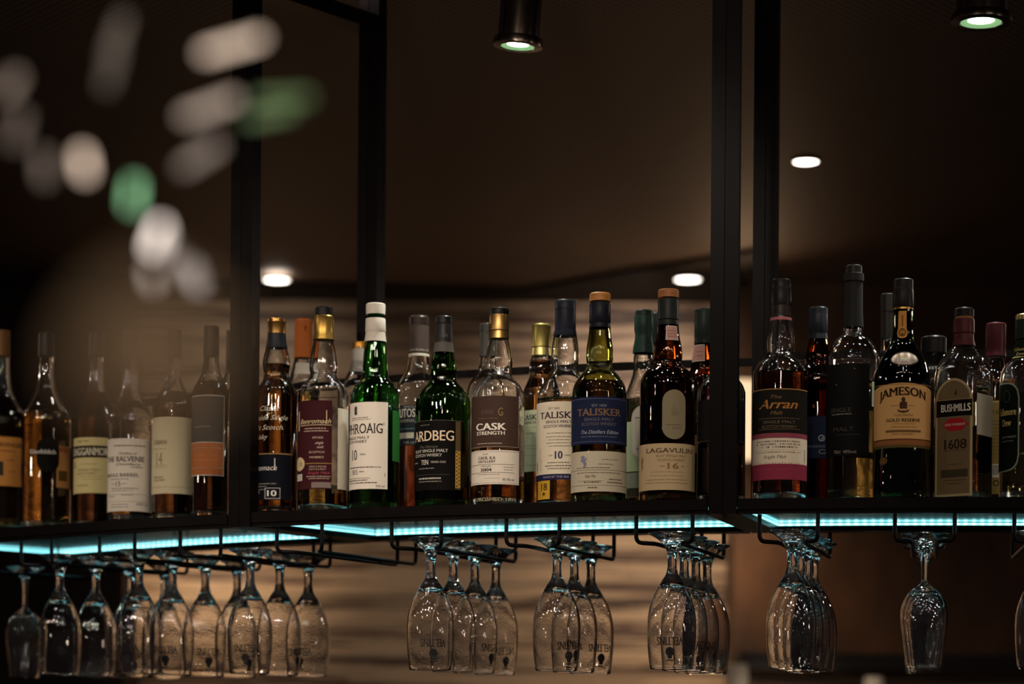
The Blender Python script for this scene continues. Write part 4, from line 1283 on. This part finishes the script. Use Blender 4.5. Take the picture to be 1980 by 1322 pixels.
b = Bottle('maroon capped amber bottle behind, with gold back label and barcode', 1924, .215, 38, [(688, 17.5), (700, 20), (720, 26), (742, 37), (754, 38)], fill=730, liq=(.62, .28, .06))
b.cap('neck_capsule', [(626, 18.6), (628, 19.2), (673, 19.4), (676, 18.4), (690, 20)], '#4f1e24', 'plastic')
b.label('capsule_print', 1908, 1942, 655, 668, '#4f1e24', [('t', '1608', 1925, 661, 7, '#a88c80', 'serif', 30)], hw=19.4, off=.0008)
b.label('back_label', 1886, 1962, 775, 956, '#8f7a48', [('r', 1886, 1962, 777, 779, '#c0a868'), ('t', '16', 1925, 797, 8, '#5a4a28', 'serif', 12)] + [('l', 1926, 815 + 7 * i, 20, 1.4, '#6a5830') for i in range(11)] +
        [('r', 1919, 1931.5, 898, 924, '#cfc8b8')] + [('r', 1920 + 1.9 * i, 1920.9 + 1.9 * i, 900, 919, '#1e1b18') for i in range(6)] + [('e', 1926, 935, 6, 6, '#3a3018'), ('e', 1926, 935, 3.8, 3.8, '#8f7a48')])

b = Bottle('clear thick glass whiskey bottle with dark green oval label at the right edge', 1982, FRONT, 49,
           [(655, 19), (672, 21), (690, 23), (697, 29), (708, 40), (722, 46.5), (740, 49)], fill=880, liq=(.86, .72, .28))
b.cap('cap', [(609, 19.4), (611, 20.2), (620, 20)], '#b8a468', 'metal')
b.cap('neck_capsule', [(619, 19.6), (621, 20.4), (657, 20.6)], '#16221a', 'plastic', top=False)
b.label('neck_label', 1961, 2003, 657, 692, '#14211a', [('t', 'Tullamore', 1973, 675, 6, '#c9b270', 'serif', 38, .01), ('t', 'Dew', 1972, 684, 6, '#c9b270', 'serif', 15, .01), ('r', 1961, 2003, 690, 691.5, '#b09a58')], hw=22.4, off=.0009)
b.label('oval_label', 1920, 1971, 738, 911, '#10160f', [
    ('e', 1947, 765, 9, 12, '#28402e'), ('e', 1947, 765, 7, 10, '#10160f'), ('t', 'Tullamore', 1946, 795, 13, '#cdb470', 'serif', 46, .02), ('t', 'Dew', 1947, 816, 13, '#cdb470', 'serif', 22, .02), ('t', 'IRISH WHISKEY', 1951, 844, 4, '#8d9088', 'sans', 34), ('l', 1948, 852, 30, 1.8, '#6d7068')], 'slot', border=('#8a927a', 2.5))

# ---------------------------------------------------------------- left bay (dimmer, behind the haze)
b = Bottle('amber bottle with orange label at the far left edge', 2, .060, 50, [(690, 14), (720, 15), (745, 18), (770, 26), (795, 40), (815, 49), (825, 50)], fill=800, liq=(.58, .31, .07))
b.cap('neck_capsule', [(640, 15), (690, 15.6)], '#6d4a24', 'plastic')
b.label('front_label', -46, 44, 845, 940, '#c98a48', [('t', 'GLENMORANGIE', -4, 860, 8, '#5a3a20', 'serif', 92, .01), ('l', 8, 872, 44, 2.4, '#8d5f34'), ('r', -30, 6, 893, 920, '#3f3a34'), ('l', 18, 890, 16, 2, '#8d5f34'), ('l', 22, 912, 14, 2, '#8d5f34')])

b = Bottle('amber bottle with dark shield label, second from the left edge', 88, .060, 48, [(690, 14), (725, 15), (755, 20), (785, 34), (805, 46), (815, 48)], fill=800, liq=(.50, .25, .06))
b.cap('neck_capsule', [(645, 15), (690, 15.6)], '#1c1a18', 'plastic')
b.label('front_label', 108, 150, 861, 942, '#a87a48', [('r', 112, 128, 909, 929, '#54401f'), ('l', 122, 868, 20, 10, '#8d4a28')])
b.label('shield_label', 71, 113, 846, 914, '#14110f', [('t', 'Glenfiddich', 82, 874, 8, '#d8d2c6', 'serif', 50, .015)], 'pill', off=.001, text='dark shield shaped label')

b = Bottle('dark bottle with pale yellow label and black banner in the left bay', 186, .105, 43, [(690, 13), (725, 14), (750, 17), (785, 30), (810, 41), (820, 43)], fill=760, liq=(.15, .07, .03))
b.cap('neck_capsule', [(645, 14.4), (690, 15)], '#1a1816', 'plastic')
b.label('front_label', 140, 232, 846, 954, '#cfc08a', [('t', 'Single Malt', 160, 853, 4, '#6f6440', 'script', 26), ('r', 140, 232, 862, 885, '#1e1a15'), ('t', 'CRAGGANMORE', 169, 873.5, 14, '#e4dcc4', 'serif', 92, .02), ('t', '12', 146, 899, 9, '#4a412a', 'serif', 11),
    ('l', 170, 898, 34, 1.4, '#8d8258'), ('t', 'SINGLE MALT', 172, 909, 3.8, '#6f6440', 'serif', 48), ('t', 'SCOTCH WHISKY', 166, 916, 3.8, '#6f6440', 'serif', 44), ('l', 176, 922, 46, 1.2, '#a3986c'), ('l', 178, 927, 40, 1.2, '#a3986c'), ('l', 160, 939, 26, 3, '#a3986c')])

b = Bottle('clear bottle with large white label in the left bay', 252, .052, 43, [(690, 13), (725, 14), (752, 17), (782, 30), (806, 41), (818, 43)], fill=905, liq=(.60, .34, .10))
b.cap('neck_capsule', [(640, 14.4), (690, 15)], '#3a2c20', 'plastic')
b.label('front_label', 203, 297, 848, 989, '#ded3c4', [('l', 250, 862, 66, 3, '#8d8478'), ('t', 'Distillery of', 247, 877, 5, '#5c534a', 'script', 36), ('t', 'THE BALVENIE', 238, 888, 10, '#332c27', 'serif', 84, .015), ('t', 'Distillery', 248, 898, 5, '#5c534a', 'script', 50), ('l', 264, 904, 24, 1.6, '#6d645a'),
    ('t', 'SINGLE BARREL', 232, 919, 6.4, '#4a423a', 'serif', 74, .01), ('l', 230, 927, 40, 1.6, '#7d7468'), ('t', '15', 229, 936, 9, '#3f3731', 'serif', 11, .01), ('l', 220, 936, 8, 1.4, '#7d7468'), ('l', 241, 936, 10, 1.4, '#7d7468'), ('l', 240, 945, 56, 1.6, '#6d645a'), ('l', 235, 949.5, 44, 1.4, '#7d7468'),
    ('r', 205, 280, 956, 956.6, '#8d8478'), ('l', 217, 960, 18, 1.4, '#7d7468'), ('l', 246, 958, 22, 1.4, '#7d7468'), ('r', 205, 285, 970, 970.6, '#8d8478'), ('l', 231, 976, 38, 1.6, '#8d8478'), ('l', 231, 981, 38, 1.6, '#8d8478'), ('t', '47.8% vol', 275, 975, 4.5, '#6d645a', 'script', 26)])

b = Bottle('bottle with tall cream label, third from the blurred post', 334, .070, 40, [(690, 13), (722, 14), (742, 18), (766, 30), (786, 39), (796, 40)], fill=760, liq=(.22, .11, .04))
b.cap('neck_capsule', [(640, 14.4), (690, 15)], '#201c18', 'plastic')
b.label('front_label', 290, 376, 806, 955, '#cfc2a0', [('t', 'OBAN', 309, 855, 8, '#6d6048', 'serif', 30, .01), ('l', 308, 868, 30, 1.2, '#9a8d6c'), ('t', '14', 308, 887, 22, '#8d8060', 'serif', 15), ('l', 310, 900, 28, 1.2, '#9a8d6c'), ('l', 310, 904, 28, 1.2, '#9a8d6c'), ('t', 'SINGLE MALT', 307, 923, 3.6, '#6d6048', 'serif', 24), ('t', 'SCOTCH WHISKY', 308, 929, 3.6, '#6d6048', 'serif', 27), ('r', 290, 376, 942, 942.7, '#9a8d6c')])

b = Bottle('dark bottle with orange and grey framed label next to the blurred post', 406, .062, 35.5, [(690, 14), (712, 17), (726, 20), (745, 30), (758, 35.5)], fill=740, liq=(.12, .06, .03))
b.cap('neck_capsule', [(632, 14.4), (636, 15), (690, 15.4)], '#161514', 'plastic')
b.label('front_label', 367, 432, 764, 920, '#4a4540', [('r', 367, 430, 856, 918, '#a8653c'), ('r', 367, 430, 855, 856.5, '#d8cbbb'), ('r', 367, 430, 866, 867, '#d8cbbb'), ('r', 367, 430, 904, 905, '#d8cbbb'), ('l', 396, 880, 46, 1.6, '#c08a66'), ('l', 396, 890, 46, 1.6, '#c08a66'), ('l', 390, 825, 34, 1.6, '#8d857b')], border=('#cfc2b2', 1.6))

b = Bottle('amber bottle with orange label mostly hidden behind the blurred post', 447, .215, 32, [(700, 12), (725, 15), (745, 24), (765, 31), (775, 32)], fill=790, liq=(.55, .28, .06))
b.cap('neck_capsule', [(640, 12.6), (700, 13.6)], '#3a3028', 'plastic')
b.label('front_label', 418, 478, 915, 978, '#b5632c', [])

# orange foil and navy neck seen in the second row, left of the maroon label
b = Bottle('bottle with long orange foil neck, behind the handwritten bottle', 584, .215, 31, [(692, 16), (706, 19), (720, 22), (740, 29), (752, 31)], fill=760, liq=(.5, .26, .06))
b.cap('neck_capsule', [(618, 15.5), (622, 17), (690, 17.2), (693, 17.6)], '#b5622a', 'matte')
b.label('capsule_mark', 577, 597, 628, 646, '#b5622a', [('p', 589, 636, [(-3, -7), (2, -3), (0, 2), (4, 6), (-2, 3)], '#7d3f18')], hw=17.2, off=.0007)
b.label('neck_label', 570, 600, 702, 724, '#c9beb0', [], hw=20)
b = Bottle('bottle with pale neck and small orange cap, behind the white labelled green one', 694, .225, 34, [(672, 15), (700, 17), (718, 21), (736, 30), (750, 34)], fill=790, liq=(.6, .34, .1))
b.cap('cap', [(662, 13), (664, 13.8), (676, 13.8)], '#c08438', 'metal')
b.cap('neck_capsule', [(676, 15), (678, 16), (708, 17.4), (722, 22)], '#8f857a', 'matte', top=False)
# ================================================================== added near the camera: glowing capsules and a veil imitating blurred glints and haze
def add_disc_glints():  # added glowing capsules that blur into the discs of stray glints
    Yd = 1.30
    cord = mat('black_cord', '#100d0c', .6)
    top = at(300, -500, Yd)
    root = thing('blur_disc_glints', (top.x, top.y, CEIL), 'added tiny glowing capsules blurred into warm and green discs at upper left', 'blurred light spots', world=True)
    k = Yd / FPX
    spec = [  # px, py, long px, tilt deg, radius px, colour, radiance
        (449, 88, 108, 16, 9, (1, .74, .56), 1.45), (405, 208, 98, 20, 9, (1, .76, .60), .75), (388, 302, 74, 33, 9, (1, .78, .64), .42),
        (162, 316, 34, 100, 10, (1, .74, .56), 2.1), (257, 376, 38, 84, 9, (.42, .95, .46), 1.5), (303, 458, 44, 70, 10, (1, .84, .74), 3.3), (311, 468, 36, 75, 9, (1, .84, .74), 1.6),
        (375, 527, 42, 110, 9, (1, .84, .76), 1.15), (295, 533, 22, 95, 9, (1, .80, .68), 1.1), (85, 322, 40, 95, 9, (1, .76, .60), .28), (22, 165, 40, 60, 9, (1, .74, .58), .42), (35, 250, 50, 70, 9, (1, .74, .58), .24),
        (548, 190, 90, 3, 8, (.55, .85, .34), .26), (520, 222, 80, 12, 8, (.55, .85, .34), .26), (225, 70, 70, 70, 9, (1, .78, .60), .20), (215, 130, 70, 75, 9, (1, .80, .62), .16)]
    pts = []
    for i, (px, py, ln, tl, rp, col, s) in enumerate(spec):
        p = at(px, py, Yd + .004 * (i % 3))
        d = Vector((cos(rad(tl)), .0, sin(rad(tl)))) * (ln * k / 2)
        r = rp * k
        mb = MB()
        ax = d.normalized()
        path = [p - d - ax * r * .9, p - d - ax * r * .5, p - d, p + d, p + d + ax * r * .5, p + d + ax * r * .9]
        rs = [.35, .85, 1, 1, .85, .35]
        vs, fs, sg = [], [], 14
        n1 = ax.cross(Vector((0, 1, 0))).normalized()
        n2 = ax.cross(n1)
        for q, rr in zip(path, rs):
            for j in range(sg):
                a = 2 * pi * j / sg
                vs.append(q + (n1 * cos(a) + n2 * sin(a)) * r * rr)
        for a in range(len(path) - 1):
            for j in range(sg):
                fs.append((a * sg + j, a * sg + (j + 1) % sg, (a + 1) * sg + (j + 1) % sg, (a + 1) * sg + j))
        fs += [tuple(range(sg))[::-1], tuple(range((len(path) - 1) * sg, len(path) * sg))]
        mb.add(vs, fs, mat('glow_capsule_%d' % i, '#ffffff', .4, emit=col, strength=s * .95))
        mb.build('glow_capsule', root, 60)
        pts.append(p)
    order = sorted(range(len(pts)), key=lambda i: -pts[i].z)
    mb = MB()
    tube(mb, [(top.x, top.y, CEIL)] + [pts[i] + Vector((0, .003, 0)) for i in order], .0003, cord, 6)
    mb.build('cord', root, 40)
add_disc_glints()

def haze_mat():
    m = bpy.data.materials.new('haze_veil_skin')  # brown film that imitates veiling haze
    m.use_nodes = True
    nt = m.node_tree
    b = nt.nodes['Principled BSDF']
    b.inputs['Base Color'].default_value = (*srgb('#9a8266'), 1)
    b.inputs['Roughness'].default_value = 1
    b.inputs['Specular IOR Level'].default_value = 0
    out = nt.nodes['Material Output']
    tr = nt.nodes.new('ShaderNodeBsdfTransparent')
    tl = nt.nodes.new('ShaderNodeBsdfTranslucent')
    tl.inputs['Color'].default_value = (*srgb('#9a8266'), 1)
    m1 = nt.nodes.new('ShaderNodeMixShader')
    m2 = nt.nodes.new('ShaderNodeMixShader')
    m1.inputs[0].default_value = .6
    m2.inputs[0].default_value = .74
    L = nt.links.new
    L(b.outputs[0], m1.inputs[1]); L(tl.outputs[0], m1.inputs[2])
    L(tr.outputs[0], m2.inputs[1]); L(m1.outputs[0], m2.inputs[2])
    L(m2.outputs[0], out.inputs['Surface'])
    _mats['haze_veil_skin'] = m
    return m
HZ = haze_mat()
def add_haze_veil():  # added veil imitating the haze over the left bay necks
    Yd = .56
    k = Yd / FPX
    p = at(290, 700, Yd)
    t = thing('haze_veil', p, 'added brown haze veil, a soft blur over the left bay bottle necks', 'haze veil')
    mb = MB()
    lathe(mb, spline([(12 * k, 165 * k), (50 * k, 150 * k), (110 * k, 100 * k), (145 * k, 40 * k), (150 * k, -20 * k), (125 * k, -70 * k), (70 * k, -100 * k), (8 * k, -112 * k)], 4), HZ, 40)
    mb.build('lamp_shade', t, 60)  # shell of the added veil
    mb = MB()
    lathe(mb, [(0, CEIL - p.z), (.0006, CEIL - p.z), (.0006, 150 * k), (0, 150 * k)], mat('black_cord', '#100d0c', .6), 8)
    mb.build('cord', t)
    return t, p
pt, pp = add_haze_veil()
lamp('haze_veil_glow', pp + Vector((0, 0, .004)), pp, .0066, (1, .89, .80), 60, .006, 1, 'POINT', parent=pt)  # added inner light that makes the veil glow like haze

# ------------------------------------------------------------------ marks belong to the part they sit on
for o in list(sc.objects):
    if o.parent is None:
        continue
    sib = {ch.name.split('.')[0]: ch for ch in o.parent.children}
    kind = o.name.split('.')[0]
    for mark, host in (('capsule_mark', 'neck_capsule'), ('capsule_print', 'neck_capsule'), ('cap_strip', 'cap'), ('led_strip', 'back_rail'), ('lens', 'flange_ring')):
        if kind == mark and host in sib and host != 'back_rail':
            o.parent = sib[host]
rails = [o for o in sc.objects if o.name.split('.')[0] == 'back_rail']
strips = [o for o in sc.objects if o.name.split('.')[0] == 'led_strip']
for r_, s_ in zip(rails, strips):
    s_.parent = r_
